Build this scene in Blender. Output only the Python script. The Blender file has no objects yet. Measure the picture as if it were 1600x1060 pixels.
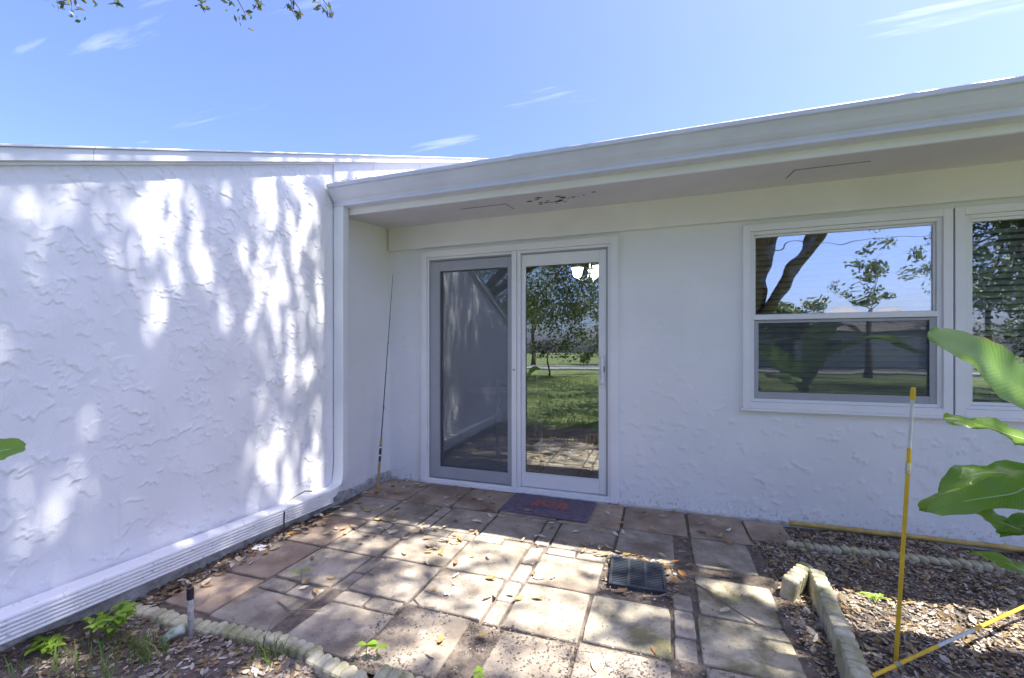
import bpy, math, random
import numpy as np
from mathutils import Vector, Matrix
random.seed(7)
R = math.radians
scene = bpy.context.scene
COL = scene.collection

# ------------------------------------------------------------------ camera, sky, sun, exposure
CAM = Vector((2.583, -3.702, 1.2945)); YAW = 0.3308; FPX = 668.9; HY = 546.3
cd = bpy.data.cameras.new("camera"); cam = bpy.data.objects.new("camera", cd); COL.objects.link(cam)
cam.location = CAM; cam.rotation_euler = (math.pi/2, 0, YAW)
cd.sensor_width = 36; cd.lens = FPX/1600*36; cd.shift_y = (HY-530)/1600
cd.clip_start = 0.05; cd.clip_end = 600
scene.camera = cam

SUN_EL, SUN_AZ = R(64), R(0.6)          # azimuth measured from +X towards +Y (house side)
sun_dir = Vector((math.cos(SUN_EL)*math.cos(SUN_AZ), math.cos(SUN_EL)*math.sin(SUN_AZ), math.sin(SUN_EL)))
sd = bpy.data.lights.new("sun", 'SUN'); sun = bpy.data.objects.new("sun", sd); COL.objects.link(sun)
sd.energy = 4.5; sd.angle = R(0.55); sd.color = (1, .95, .87)
sun.rotation_euler = sun_dir.to_track_quat('Z', 'Y').to_euler()
sun.location = (8, -2, 12)

world = bpy.data.worlds.new("World"); scene.world = world; world.use_nodes = True
wn, wl = world.node_tree.nodes, world.node_tree.links
wn.clear()
sky = wn.new('ShaderNodeTexSky'); sky.sky_type = 'NISHITA'; sky.sun_disc = False
sky.sun_elevation = SUN_EL; sky.sun_rotation = math.pi/2 - SUN_AZ
sky.air_density = .85; sky.dust_density = 2.8; sky.ozone_density = 10
# thin cirrus streaks on a high flat layer, all across the sky
tc = wn.new('ShaderNodeTexCoord'); sep = wn.new('ShaderNodeSeparateXYZ'); zz = wn.new('ShaderNodeMath'); zz.operation = 'MAXIMUM'; zz.inputs[1].default_value = .06
dv = wn.new('ShaderNodeVectorMath'); dv.operation = 'DIVIDE'; cmb = wn.new('ShaderNodeCombineXYZ'); cmb.inputs[2].default_value = 1
mp = wn.new('ShaderNodeMapping'); mp.inputs['Rotation'].default_value = (0, 0, R(53)); mp.inputs['Scale'].default_value = (.45, 3.4, 0); mp.inputs['Location'].default_value = (.462, -.687, 0)
nz = wn.new('ShaderNodeTexNoise'); nz.noise_dimensions = '4D'; nz.inputs['W'].default_value = 27.3; nz.inputs['Scale'].default_value = 1.3; nz.inputs['Detail'].default_value = 9
nz.inputs['Roughness'].default_value = .56; nz.inputs['Distortion'].default_value = .25
rmp = wn.new('ShaderNodeValToRGB'); rmp.color_ramp.elements[0].position = .615; rmp.color_ramp.elements[1].position = 1.0
mulc = wn.new('ShaderNodeMath'); mulc.operation = 'MULTIPLY'; mulc.inputs[1].default_value = .75
tint = wn.new('ShaderNodeMixRGB'); tint.blend_type = 'MULTIPLY'; tint.inputs[0].default_value = 1; tint.inputs[2].default_value = (1.09, .945, 1.04, 1)
mixw = wn.new('ShaderNodeMixRGB'); mixw.inputs[2].default_value = (7.4, 7.3, 8.0, 1)
bg = wn.new('ShaderNodeBackground'); bg.inputs['Strength'].default_value = .115
wo = wn.new('ShaderNodeOutputWorld')
wl.new(tc.outputs['Generated'], sep.inputs[0]); wl.new(sep.outputs[2], zz.inputs[0]); wl.new(zz.outputs[0], cmb.inputs[0]); wl.new(zz.outputs[0], cmb.inputs[1])
wl.new(tc.outputs['Generated'], dv.inputs[0]); wl.new(cmb.outputs[0], dv.inputs[1]); wl.new(dv.outputs[0], mp.inputs['Vector']); wl.new(mp.outputs['Vector'], nz.inputs['Vector'])
wl.new(nz.outputs['Fac'], rmp.inputs['Fac']); wl.new(rmp.outputs['Color'], mulc.inputs[0])
fz = wn.new('ShaderNodeMapRange'); fz.inputs[1].default_value = .12; fz.inputs[2].default_value = .34; fm = wn.new('ShaderNodeMath'); fm.operation = 'MULTIPLY'
wl.new(sep.outputs[2], fz.inputs[0]); wl.new(fz.outputs[0], fm.inputs[0]); wl.new(mulc.outputs[0], fm.inputs[1]); wl.new(fm.outputs[0], mixw.inputs[0])
wl.new(sky.outputs['Color'], tint.inputs[1]); wl.new(tint.outputs[0], mixw.inputs[1])
wl.new(mixw.outputs['Color'], bg.inputs['Color']); wl.new(bg.outputs['Background'], wo.inputs['Surface'])

scene.view_settings.view_transform = 'Standard'; scene.view_settings.look = 'None'
scene.view_settings.exposure = 1.86; scene.view_settings.gamma = 1; scene.view_settings.use_curve_mapping = False
scene.render.engine = 'CYCLES'
try:
    scene.cycles.use_denoising = True
    scene.cycles.max_bounces = 8; scene.cycles.diffuse_bounces = 4; scene.cycles.transparent_max_bounces = 16
    scene.cycles.caustics_reflective = False; scene.cycles.caustics_refractive = False
    scene.cycles.sample_clamp_indirect = 6
except Exception:
    pass

# ------------------------------------------------------------------ helpers
def tag(o, label=None, cat=None, group=None, kind=None):
    if label: o['label'] = label
    if cat: o['category'] = cat
    if group: o['group'] = group
    if kind: o['kind'] = kind
    return o

def empty(name, loc=(0, 0, 0), parent=None):
    o = bpy.data.objects.new(name, None); COL.objects.link(o); o.location = loc
    o.empty_display_size = .1
    if parent: o.parent = parent
    return o

class MB:
    def __init__(s): s.v = []; s.f = []
    def add(s, vs, fs):
        n = len(s.v); s.v += [tuple(v) for v in vs]; s.f += [tuple(i+n for i in f) for f in fs]; return s
    def box(s, x0, x1, y0, y1, z0, z1):
        vs = [(x0,y0,z0),(x1,y0,z0),(x1,y1,z0),(x0,y1,z0),(x0,y0,z1),(x1,y0,z1),(x1,y1,z1),(x0,y1,z1)]
        return s.add(vs, [(0,3,2,1),(4,5,6,7),(0,1,5,4),(1,2,6,5),(2,3,7,6),(3,0,4,7)])
    def sweep(s, path, ring, closed=True, caps=True):
        """ring: function i -> list of 3D points for path index i"""
        rs = [ring(i) for i in range(len(path))]; m = len(rs[0]); n0 = len(s.v)
        for r in rs: s.v += [tuple(p) for p in r]
        for i in range(len(rs)-1):
            for j in range(m if closed else m-1):
                a = n0+i*m+j; b = n0+i*m+(j+1) % m
                s.f.append((a, b, b+m, a+m))
        if caps and closed:
            s.f.append(tuple(n0+j for j in range(m))[::-1]); s.f.append(tuple(n0+(len(rs)-1)*m+j for j in range(m)))
        return s
    def tube(s, pts, rad, n=8):
        pts = [Vector(p) for p in pts]
        if not hasattr(rad, '__len__'): rad = [rad]*len(pts)
        fr = []; up = None
        for i, p in enumerate(pts):
            t = (pts[min(i+1, len(pts)-1)]-pts[max(i-1, 0)]).normalized()
            if up is None:
                up = Vector((0, 0, 1)) if abs(t.z) < .9 else Vector((1, 0, 0))
            a = t.cross(up)
            if a.length < 1e-5: a = t.orthogonal()
            a.normalize(); b = a.cross(t).normalized(); up = b
            fr.append((a, b))
        return s.sweep(pts, lambda i: [pts[i]+rad[i]*(math.cos(2*math.pi*k/n)*fr[i][0]+math.sin(2*math.pi*k/n)*fr[i][1]) for k in range(n)])
    def extrude_x(s, prof, x0, x1, closed=True):
        """prof: list of (y,z)"""
        return s.sweep([x0, x1], lambda i: [((x0, x1)[i], y, z) for y, z in prof], closed)
    def build(s, name, mat=None, parent=None, smooth=False, bevel=0):
        me = bpy.data.meshes.new(name); me.from_pydata(s.v, [], s.f); me.validate(); me.update()
        return link(name, me, mat, parent, smooth, bevel)

def link(name, me, mat=None, parent=None, smooth=False, bevel=0):
    o = bpy.data.objects.new(name, me); COL.objects.link(o)
    if mat and not me.materials: me.materials.append(mat)
    if smooth: me.polygons.foreach_set('use_smooth', [True]*len(me.polygons))
    if bevel:
        b = o.modifiers.new('bevel', 'BEVEL'); b.width = bevel; b.segments = 2; b.limit_method = 'ANGLE'
    if parent: o.parent = parent
    return o

def bx(name, mat, parent, x0, x1, y0, y1, z0, z1, bevel=0):
    return MB().box(x0, x1, y0, y1, z0, z1).build(name, mat, parent, bevel=bevel)

def np_mesh(name, verts, quads, cols=None):
    me = bpy.data.meshes.new(name)
    verts = np.asarray(verts, np.float32); quads = np.asarray(quads, np.int32); k = quads.shape[1]
    me.vertices.add(len(verts)); me.vertices.foreach_set('co', verts.ravel())
    me.loops.add(quads.size); me.loops.foreach_set('vertex_index', quads.ravel())
    me.polygons.add(len(quads)); me.polygons.foreach_set('loop_start', np.arange(0, quads.size, k, dtype=np.int32))
    me.polygons.foreach_set('loop_total', np.full(len(quads), k, np.int32))
    if cols is not None:
        a = me.color_attributes.new('Col', 'FLOAT_COLOR', 'POINT')
        c = np.ones((len(verts), 4), np.float32); c[:, :3] = cols; a.data.foreach_set('color', c.ravel())
    me.update(calc_edges=True); me.validate()
    return me

# ------------------------------------------------------------------ materials
def new_mat(name):
    m = bpy.data.materials.new(name); m.use_nodes = True
    nt = m.node_tree; b = nt.nodes['Principled BSDF']
    return m, nt.nodes, nt.links, b

def mat(name, col, rough=.6, var=.12, vscale=6, bump=0, bscale=60, spec=.4, metal=0, stains=(), attr=None, rnd=0, coat=0, bdist=.01, splash=0):
    """stains: list of (colour, noise scale, lo, hi, strength)"""
    m, N, L, b = new_mat(name)
    tc = N.new('ShaderNodeTexCoord'); vec = tc.outputs['Object']
    if rnd:   # every copy gets its own patch of the pattern
        oi = N.new('ShaderNodeObjectInfo'); ad = N.new('ShaderNodeVectorMath'); ad.operation = 'ADD'
        ml = N.new('ShaderNodeMath'); ml.operation = 'MULTIPLY'; ml.inputs[1].default_value = 37.0
        L.new(oi.outputs['Random'], ml.inputs[0]); L.new(tc.outputs['Object'], ad.inputs[0]); L.new(ml.outputs[0], ad.inputs[1]); vec = ad.outputs[0]
    n1 = N.new('ShaderNodeTexNoise'); n1.inputs['Scale'].default_value = vscale; n1.inputs['Detail'].default_value = 6
    L.new(vec, n1.inputs['Vector'])
    rgb = N.new('ShaderNodeMixRGB'); rgb.blend_type = 'MULTIPLY'; rgb.inputs[0].default_value = 1
    if attr:
        at = N.new('ShaderNodeAttribute'); at.attribute_name = attr; L.new(at.outputs['Color'], rgb.inputs[1])
    else: rgb.inputs[1].default_value = (*col, 1)
    mr = N.new('ShaderNodeMapRange'); mr.inputs[1].default_value = .3; mr.inputs[2].default_value = .7
    mr.inputs[3].default_value = 1-var; mr.inputs[4].default_value = 1+var
    L.new(n1.outputs['Fac'], mr.inputs[0]); L.new(mr.outputs[0], rgb.inputs[2]); out = rgb.outputs[0]
    if rnd:
        hs = N.new('ShaderNodeHueSaturation'); m2 = N.new('ShaderNodeMapRange'); m2.inputs[3].default_value = 1-rnd; m2.inputs[4].default_value = 1+rnd
        L.new(oi.outputs['Random'], m2.inputs[0]); L.new(m2.outputs[0], hs.inputs['Value']); L.new(out, hs.inputs['Color']); out = hs.outputs[0]
    for c, sc, lo, hi, st in stains:
        ns = N.new('ShaderNodeTexNoise'); ns.inputs['Scale'].default_value = sc if not isinstance(sc, tuple) else 1; ns.inputs['Detail'].default_value = 7; ns.inputs['Roughness'].default_value = .65
        if isinstance(sc, tuple):
            mpg = N.new('ShaderNodeMapping'); mpg.inputs['Scale'].default_value = sc; ns.inputs['Scale'].default_value = 1; L.new(vec, mpg.inputs[0]); L.new(mpg.outputs[0], ns.inputs['Vector'])
        else: L.new(vec, ns.inputs['Vector'])
        r2 = N.new('ShaderNodeMapRange'); r2.inputs[1].default_value = lo; r2.inputs[2].default_value = hi; r2.inputs[4].default_value = st
        L.new(ns.outputs['Fac'], r2.inputs[0])
        mx = N.new('ShaderNodeMixRGB'); mx.inputs[2].default_value = (*c, 1)
        L.new(r2.outputs[0], mx.inputs[0]); L.new(out, mx.inputs[1]); out = mx.outputs[0]
    if splash:      # specks of soil thrown up by rain
        ns = N.new('ShaderNodeTexNoise'); ns.inputs['Scale'].default_value = 34; ns.inputs['Detail'].default_value = 8; ns.inputs['Roughness'].default_value = .7; L.new(vec, ns.inputs['Vector'])
        sx = N.new('ShaderNodeSeparateXYZ'); L.new(vec, sx.inputs[0]); m1 = N.new('ShaderNodeMath'); m1.operation = 'MULTIPLY_ADD'; m1.inputs[1].default_value = -.62; L.new(sx.outputs[2], m1.inputs[0]); L.new(ns.outputs['Fac'], m1.inputs[2])
        r3 = N.new('ShaderNodeMapRange'); r3.inputs[1].default_value = .50; r3.inputs[2].default_value = .60; r3.inputs[4].default_value = splash; L.new(m1.outputs[0], r3.inputs[0])
        m4 = N.new('ShaderNodeMixRGB'); m4.inputs[2].default_value = (.30, .26, .21, 1); L.new(r3.outputs[0], m4.inputs[0]); L.new(out, m4.inputs[1]); out = m4.outputs[0]
    L.new(out, b.inputs['Base Color'])
    b.inputs['Roughness'].default_value = rough; b.inputs['Specular IOR Level'].default_value = spec; b.inputs['Metallic'].default_value = metal
    if coat: b.inputs['Coat Weight'].default_value = coat
    if bump:
        nb = N.new('ShaderNodeTexNoise'); nb.inputs['Scale'].default_value = bscale; nb.inputs['Detail'].default_value = 6; nb.inputs['Roughness'].default_value = .6
        bp = N.new('ShaderNodeBump'); bp.inputs['Strength'].default_value = bump; bp.inputs['Distance'].default_value = bdist
        L.new(vec, nb.inputs['Vector']); L.new(nb.outputs['Fac'], bp.inputs['Height']); L.new(bp.outputs[0], b.inputs['Normal'])
    return m

def foliage_mat(name, attr=None, col=(.07, .12, .03), trans=.35, rough=.45, spec=.35):
    m, N, L, b = new_mat(name)
    at = N.new('ShaderNodeAttribute'); at.attribute_name = 'Col'
    src = at.outputs['Color']
    if not attr:
        n1 = N.new('ShaderNodeTexNoise'); n1.inputs['Scale'].default_value = 9
        tc = N.new('ShaderNodeTexCoord'); L.new(tc.outputs['Object'], n1.inputs['Vector'])
        mx = N.new('ShaderNodeMixRGB'); mx.inputs[1].default_value = (*[c*.75 for c in col], 1); mx.inputs[2].default_value = (*[c*1.3 for c in col], 1)
        L.new(n1.outputs['Fac'], mx.inputs[0]); src = mx.outputs[0]
    L.new(src, b.inputs['Base Color']); b.inputs['Roughness'].default_value = rough; b.inputs['Specular IOR Level'].default_value = spec
    tr = N.new('ShaderNodeBsdfTranslucent'); L.new(src, tr.inputs['Color'])
    ms = N.new('ShaderNodeMixShader'); ms.inputs[0].default_value = trans
    L.new(b.outputs[0], ms.inputs[1]); L.new(tr.outputs[0], ms.inputs[2]); L.new(ms.outputs[0], N['Material Output'].inputs['Surface'])
    return m

def glass_mat(name, base=.16, k=1.6, tint=(.82, .88, .88), wave=.02, wscale=3.5):
    m, N, L, b = new_mat(name); N.remove(b)
    fr = N.new('ShaderNodeFresnel'); fr.inputs['IOR'].default_value = 1.5
    mu = N.new('ShaderNodeMath'); mu.operation = 'MULTIPLY_ADD'; mu.inputs[1].default_value = k; mu.inputs[2].default_value = base; mu.use_clamp = True
    gl = N.new('ShaderNodeBsdfGlossy'); gl.inputs['Roughness'].default_value = 0.0; gl.inputs['Color'].default_value = (.96, .98, 1, 1)
    tr = N.new('ShaderNodeBsdfTransparent'); tr.inputs['Color'].default_value = (*tint, 1)
    ms = N.new('ShaderNodeMixShader'); L.new(fr.outputs[0], mu.inputs[0]); L.new(mu.outputs[0], ms.inputs[0])
    L.new(tr.outputs[0], ms.inputs[1]); L.new(gl.outputs[0], ms.inputs[2]); L.new(ms.outputs[0], N['Material Output'].inputs['Surface'])
    tc = N.new('ShaderNodeTexCoord'); nz = N.new('ShaderNodeTexNoise'); nz.inputs['Scale'].default_value = wscale; nz.inputs['Detail'].default_value = 1
    bp = N.new('ShaderNodeBump'); bp.inputs['Strength'].default_value = wave; bp.inputs['Distance'].default_value = .05
    L.new(tc.outputs['Object'], nz.inputs['Vector']); L.new(nz.outputs['Fac'], bp.inputs['Height']); L.new(bp.outputs[0], gl.inputs['Normal'])
    return m

def screen_mat(name, fac=.4, col=(.05, .055, .06)):
    m, N, L, b = new_mat(name)
    b.inputs['Base Color'].default_value = (*col, 1); b.inputs['Roughness'].default_value = .7
    tr = N.new('ShaderNodeBsdfTransparent'); ms = N.new('ShaderNodeMixShader'); ms.inputs[0].default_value = fac
    L.new(tr.outputs[0], ms.inputs[1]); L.new(b.outputs[0], ms.inputs[2]); L.new(ms.outputs[0], N['Material Output'].inputs['Surface'])
    return m

def emit_mat(name, col, st):
    m, N, L, b = new_mat(name)
    b.inputs['Base Color'].default_value = (.9, .88, .82, 1); b.inputs['Emission Color'].default_value = (*col, 1); b.inputs['Emission Strength'].default_value = st
    return m

DIRT = (.20, .17, .14)
M = {}
M['stucco'] = mat('white_stucco_paint', (.79, .80, .83), .55, .05, 2.5, .22, 170, .3, splash=.6, stains=[((.55, .53, .50), 14, .62, .80, .4), ((.58, .56, .52), (22, 22, 1.5), .60, .80, .35), (DIRT, 55, .74, .82, .5)])
M['wall'] = mat('white_wall_paint', (.80, .80, .81), .5, .04, 2, .12, 120, .35, splash=.55, stains=[((.60, .58, .53), 9, .62, .80, .35), ((.55, .53, .48), (26, 26, 1.6), .60, .80, .35), (DIRT, 70, .755, .82, .6)])
M['trim'] = mat('white_trim_paint', (.81, .80, .82), .4, .04, 3, .04, 60, .4, stains=[((.50, .48, .44), 22, .68, .80, .35)])
M['metal_white'] = mat('white_enamel_aluminium', (.76, .78, .80), .32, .05, 4, .02, 40, .5, stains=[((.45, .44, .42), 18, .68, .80, .4)])
M['gutter'] = mat('pale_blue_grey_enamel', (.64, .655, .77), .33, .06, 4, .02, 40, .5, stains=[((.42, .44, .44), (3, 40, 40), .60, .78, .35)])
M['extension'] = mat('white_enamel_spattered', (.78, .79, .80), .35, .05, 4, .02, 40, .5, stains=[(DIRT, 40, .60, .70, .75), ((.5, .5, .48), 8, .6, .8, .3)])
M['vinyl'] = mat('white_vinyl', (.78, .78, .79), .35, .03, 3, .02, 30, .45, stains=[((.5, .5, .48), 25, .72, .82, .35)])
M['grey_frame'] = mat('grey_aluminium', (.36, .37, .40), .42, .05, 5, .02, 30, .5)
M['dark_gap'] = mat('gap_shade_black', (.03, .03, .03), .7)  # near-black colour standing in for the shade inside narrow gaps
M['soffit'] = mat('soffit_paint', (.68, .655, .70), .6, .05, 3, .06, 80, .3, stains=[((.35, .32, .30), 20, .70, .82, .4)])
M['foot_trim'] = mat('dirty_painted_ledge', (.60, .58, .54), .8, .15, 9, .3, 60, .2, stains=[((.24, .21, .18), 16, .52, .68, .7)])
M['footing'] = mat('concrete_footing', (.46, .45, .44), .85, .25, 12, .5, 50, .2, stains=[((.13, .12, .11), 20, .5, .66, .7), ((.10, .13, .06), 9, .6, .75, .5)])
M['concrete'] = mat('concrete_paver', (.39, .34, .27), .88, .20, 7, .55, 70, .25, rnd=.10, bdist=.006,
                    stains=[((.15, .115, .085), 3.2, .44, .64, .75), ((.20, .175, .15), 11, .50, .66, .5), ((.48, .42, .34), 7, .56, .74, .55), ((.07, .055, .045), 42, .60, .70, .7), ((.10, .08, .07), 130, .60, .68, .6)])
M['concrete_red'] = mat('reddish_concrete_paver', (.385, .30, .225), .86, .2, 6, .5, 70, .25, rnd=.10, bdist=.006,
                        stains=[((.19, .13, .095), 3.5, .45, .66, .8), ((.42, .33, .27), 9, .55, .75, .5), ((.07, .05, .04), 42, .62, .70, .7)])
M['concrete_moss'] = mat('mossy_concrete_paver', (.43, .385, .29), .88, .22, 7, .6, 70, .2, rnd=.08, bdist=.006,
                         stains=[((.16, .15, .055), 4.5, .46, .62, .8), ((.20, .17, .14), 9, .52, .7, .5), ((.06, .055, .04), 60, .58, .68, .7)])
M['brick'] = mat('concrete_brick', (.36, .315, .255), .88, .22, 14, .5, 80, .25, rnd=.16, bdist=.006, stains=[((.15, .13, .11), 12, .48, .7, .7), ((.07, .055, .045), 50, .6, .7, .7)])
M['edging'] = mat('cast_concrete_edging', (.50, .46, .33), .85, .2, 9, .5, 60, .25, rnd=.12, bdist=.006, stains=[((.22, .23, .09), 6, .46, .62, .75), ((.17, .15, .13), 14, .58, .72, .6)])
M['sand'] = mat('joint_sand_and_soil', (.17, .14, .115), .95, .35, 30, .8, 120, .1, stains=[((.22, .19, .16), 15, .5, .7, .6)])
M['soil'] = mat('sandy_soil', (.20, .165, .14), .95, .3, 12, .9, 60, .1, bdist=.02, stains=[((.07, .055, .045), 7, .45, .65, .8), ((.32, .28, .25), 40, .56, .68, .6)])
M['grass_ground'] = mat('lawn_ground', (.12, .15, .065), .9, .35, 3, .6, 40, .1, stains=[((.14, .12, .07), 1.3, .55, .7, .6), ((.11, .17, .04), 25, .5, .7, .6)])
M['asphalt'] = mat('worn_asphalt', (.22, .22, .21), .9, .15, 5, .3, 60, .2)
M['grass'] = foliage_mat('grass_blades', attr=1, trans=.3)
M['leaf'] = foliage_mat('oak_leaves', attr=1, trans=.42)
M['litter'] = mat('dry_leaf_litter', (1, 1, 1), .8, .25, 60, .3, 200, .2, attr='Col')
M['weed'] = foliage_mat('weed_leaf', col=(.26, .42, .05), trans=.4)
M['banana'] = foliage_mat('banana_leaf', col=(.19, .34, .09), trans=.40, rough=.27, spec=.6)
def banana_mat():
    m = foliage_mat('banana_leaf', attr=1, trans=.5, rough=.3, spec=.55); N, L = m.node_tree.nodes, m.node_tree.links; b = N['Principled BSDF']
    at = [n for n in N if n.type == 'ATTRIBUTE'][0]; tr = [n for n in N if n.type == 'BSDF_TRANSLUCENT'][0]
    sp = N.new('ShaderNodeSeparateColor'); L.new(at.outputs['Color'], sp.inputs[0])
    ma = N.new('ShaderNodeMath'); ma.operation = 'MULTIPLY_ADD'; ma.inputs[1].default_value = -.10; L.new(sp.outputs[1], ma.inputs[0]); L.new(sp.outputs[0], ma.inputs[2])
    sc = N.new('ShaderNodeMath'); sc.operation = 'MULTIPLY'; sc.inputs[1].default_value = 300; L.new(ma.outputs[0], sc.inputs[0])
    si = N.new('ShaderNodeMath'); si.operation = 'SINE'; L.new(sc.outputs[0], si.inputs[0])
    tc = N.new('ShaderNodeTexCoord'); nz = N.new('ShaderNodeTexNoise'); nz.inputs['Scale'].default_value = 7; nz.inputs['Detail'].default_value = 5; L.new(tc.outputs['Object'], nz.inputs['Vector'])
    mx = N.new('ShaderNodeMixRGB'); mx.inputs[1].default_value = (.16, .32, .035, 1); mx.inputs[2].default_value = (.30, .50, .09, 1); L.new(nz.outputs['Fac'], mx.inputs[0])
    mr = N.new('ShaderNodeMapRange'); mr.inputs[1].default_value = -1; mr.inputs[3].default_value = .94; mr.inputs[4].default_value = 1.04; L.new(si.outputs[0], mr.inputs[0])
    mu = N.new('ShaderNodeMixRGB'); mu.blend_type = 'MULTIPLY'; mu.inputs[0].default_value = 1; L.new(mx.outputs[0], mu.inputs[1]); L.new(mr.outputs[0], mu.inputs[2])
    ed = N.new('ShaderNodeMath'); ed.operation = 'MULTIPLY_ADD'; ed.inputs[1].default_value = .35; L.new(nz.outputs['Fac'], ed.inputs[0]); L.new(sp.outputs[1], ed.inputs[2])
    e2 = N.new('ShaderNodeMapRange'); e2.inputs[1].default_value = 1.13; e2.inputs[2].default_value = 1.22; L.new(ed.outputs[0], e2.inputs[0])
    m3 = N.new('ShaderNodeMixRGB'); m3.inputs[2].default_value = (.34, .26, .08, 1); L.new(e2.outputs[0], m3.inputs[0]); L.new(mu.outputs[0], m3.inputs[1])
    L.new(m3.outputs[0], b.inputs['Base Color']); L.new(m3.outputs[0], tr.inputs['Color'])
    bp = N.new('ShaderNodeBump'); bp.inputs['Strength'].default_value = .10; bp.inputs['Distance'].default_value = .002; L.new(si.outputs[0], bp.inputs['Height']); L.new(bp.outputs[0], b.inputs['Normal'])
    return m
M['banana_blade'] = banana_mat()
M['midrib'] = mat('pale_leaf_midrib', (.42, .52, .25), .45)
M['bark'] = mat('oak_bark', (.13, .10, .08), .9, .35, 9, .9, 25, .2, bdist=.04)
M['pipe'] = mat('weathered_pvc', (.45, .43, .40), .7, .2, 20, .3, 60, .3, stains=[((.12, .10, .08), 30, .5, .65, .8)])
M['black_plastic'] = mat('black_plastic', (.022, .025, .03), .45, .2, 12, .1, 60, .5)
M['drain'] = mat('dark_blue_grey_plastic', (.04, .048, .06), .42, .2, 14, .1, 60, .5, stains=[((.17, .15, .13), 20, .58, .75, .5)])
M['cork'] = mat('cork_grip', (.42, .28, .12), .7, .3, 60, .3, 120, .3)
M['steel'] = mat('bright_steel', (.6, .6, .6), .25, .05, 10, metal=1)
M['yellow'] = mat('yellow_coated_steel', (.72, .46, .03), .4, .12, 20, .05, 60, .5, stains=[((.35, .25, .08), 30, .62, .74, .6)])
M['greywhite'] = mat('worn_white_coating', (.62, .62, .60), .5, .15, 25)
M['bamboo'] = mat('dry_bamboo', (.46, .33, .10), .5, .25, 14, .1, 40, .4, stains=[((.20, .14, .06), 18, .58, .72, .6)])
M['mat'] = mat('purple_doormat', (.17, .14, .19), .92, .25, 20, .6, 260, .15, stains=[((.20, .16, .17), 6, .5, .72, .6), ((.08, .07, .12), 30, .55, .7, .5)])
M['mat_print'] = mat('faded_red_print', (.52, .15, .06), .9, .3, 40, .4, 260, .1, stains=[((.09, .06, .15), 45, .52, .62, .9)])
M['mat_print2'] = mat('faded_small_print', (.28, .05, .08), .9, .3, 40, .4, 260, .1, stains=[((.08, .06, .16), 60, .46, .58, .95)])
M['twig'] = mat('grey_twig', (.24, .19, .15), .85, .3, 30)
M['paper'] = mat('white_scrap', (.75, .75, .76), .7, .05, 20)
M['glass_up'] = glass_mat('window_glass', .34, 1.6, (.86, .90, .90), .035)
M['glass_low'] = glass_mat('window_glass_lower', .13, 1.5, (.90, .94, .94), .014)
M['glass_door'] = glass_mat('door_glass', .17, 1.8, (.80, .86, .85), .010, 2.5)
M['screen'] = screen_mat('insect_screen', .26, (.15, .17, .21))
M['screen_win'] = screen_mat('insect_screen_window', .25, (.08, .085, .09))
M['room_wall'] = mat('beige_room_paint', (.34, .29, .22), .7, .05, 3)
M['room_floor'] = mat('brown_room_floor', (.16, .11, .08), .5, .2, 6)
M['wood'] = mat('maple_cabinet', (.38, .26, .14), .5, .15, 8)
M['slat'] = mat('white_blind_slat', (.75, .77, .78), .5, .05, 4)
M['lamp'] = emit_mat('lit_frosted_shade', (1, .93, .80), 4.0)
M['roof'] = mat('grey_shingle', (.20, .19, .19), .9, .25, 14, .6, 60, .2)
M['siding'] = mat('pale_blue_grey_siding', (.42, .46, .50), .7, .08, 3)
M['dark_glass'] = mat('dark_window_glass', (.03, .035, .04), .08, .05, 3, spec=.8)
M['chip'] = mat('peeled_paint_bare_wood', (.10, .075, .06), .9, .3, 60)

# ------------------------------------------------------------------ ground
def grid_mesh(name, x0, x1, y0, y1, step, hfun):
    xs = np.linspace(x0, x1, max(2, int((x1-x0)/step)+1)); ys = np.linspace(y0, y1, max(2, int((y1-y0)/step)+1))
    X, Y = np.meshgrid(xs, ys); Z = hfun(X, Y); n = len(xs)
    V = np.stack([X.ravel(), Y.ravel(), Z.ravel()], 1)
    i = (np.arange(len(ys)-1)[:, None]*n+np.arange(n-1)[None]).ravel()
    return np_mesh(name, V, np.stack([i, i+1, i+n+1, i+n], 1))

def vnoise(X, Y, seed, cell):
    rng = np.random.RandomState(seed); T = rng.rand(64, 64)
    u, v = X/cell, Y/cell; iu, iv = np.floor(u).astype(int), np.floor(v).astype(int); fu, fv = u-iu, v-iv
    fu = fu*fu*(3-2*fu); fv = fv*fv*(3-2*fv); g = lambda a, b: T[a % 64, b % 64]
    return (g(iu, iv)*(1-fu)+g(iu+1, iv)*fu)*(1-fv)+(g(iu, iv+1)*(1-fu)+g(iu+1, iv+1)*fu)*fv-.5

rough_h = lambda X, Y: .05*vnoise(X, Y, 1, .35)+.025*vnoise(X, Y, 2, .11)+.012*vnoise(X, Y, 3, .04)
g = MB().add([(-150, -150, -.09), (150, -150, -.09), (150, 150, -.09), (-150, 150, -.09)], [(0, 1, 2, 3)]).build('ground', M['grass_ground']); tag(g, kind='structure')
def bed_h(X, Y):
    return -.012+rough_h(X, Y)
def yard_h(X, Y):   # soil in front of the patio, running back to the lawn
    return -.030+rough_h(X, Y)*.9+.012*np.exp(-np.abs(Y+2.32)/.06)+.085*np.exp(-np.maximum(X, 0)/.13)*np.clip((-2.25-Y)/.2, 0, 1)
o = link('planting_bed', grid_mesh('planting_bed', 3.13, 7.5, -3.2, 0, .02, bed_h), M['soil'], smooth=True); tag(o, kind='structure')
o = link('soil', grid_mesh('soil', -.02, 3.13, -3.4, -2.22, .018, yard_h), M['soil'], smooth=True); tag(o, kind='structure')
o = link('lawn', grid_mesh('lawn', -30, 30, -24, -3.2, .5, lambda X, Y: -.05+.05*vnoise(X, Y, 5, 2.2)), M['grass_ground'], smooth=True); tag(o, kind='structure')
o = MB().box(-80, 80, -29, -24.2, -.2, -.03).build('road', M['asphalt']); tag(o, kind='structure')
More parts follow.
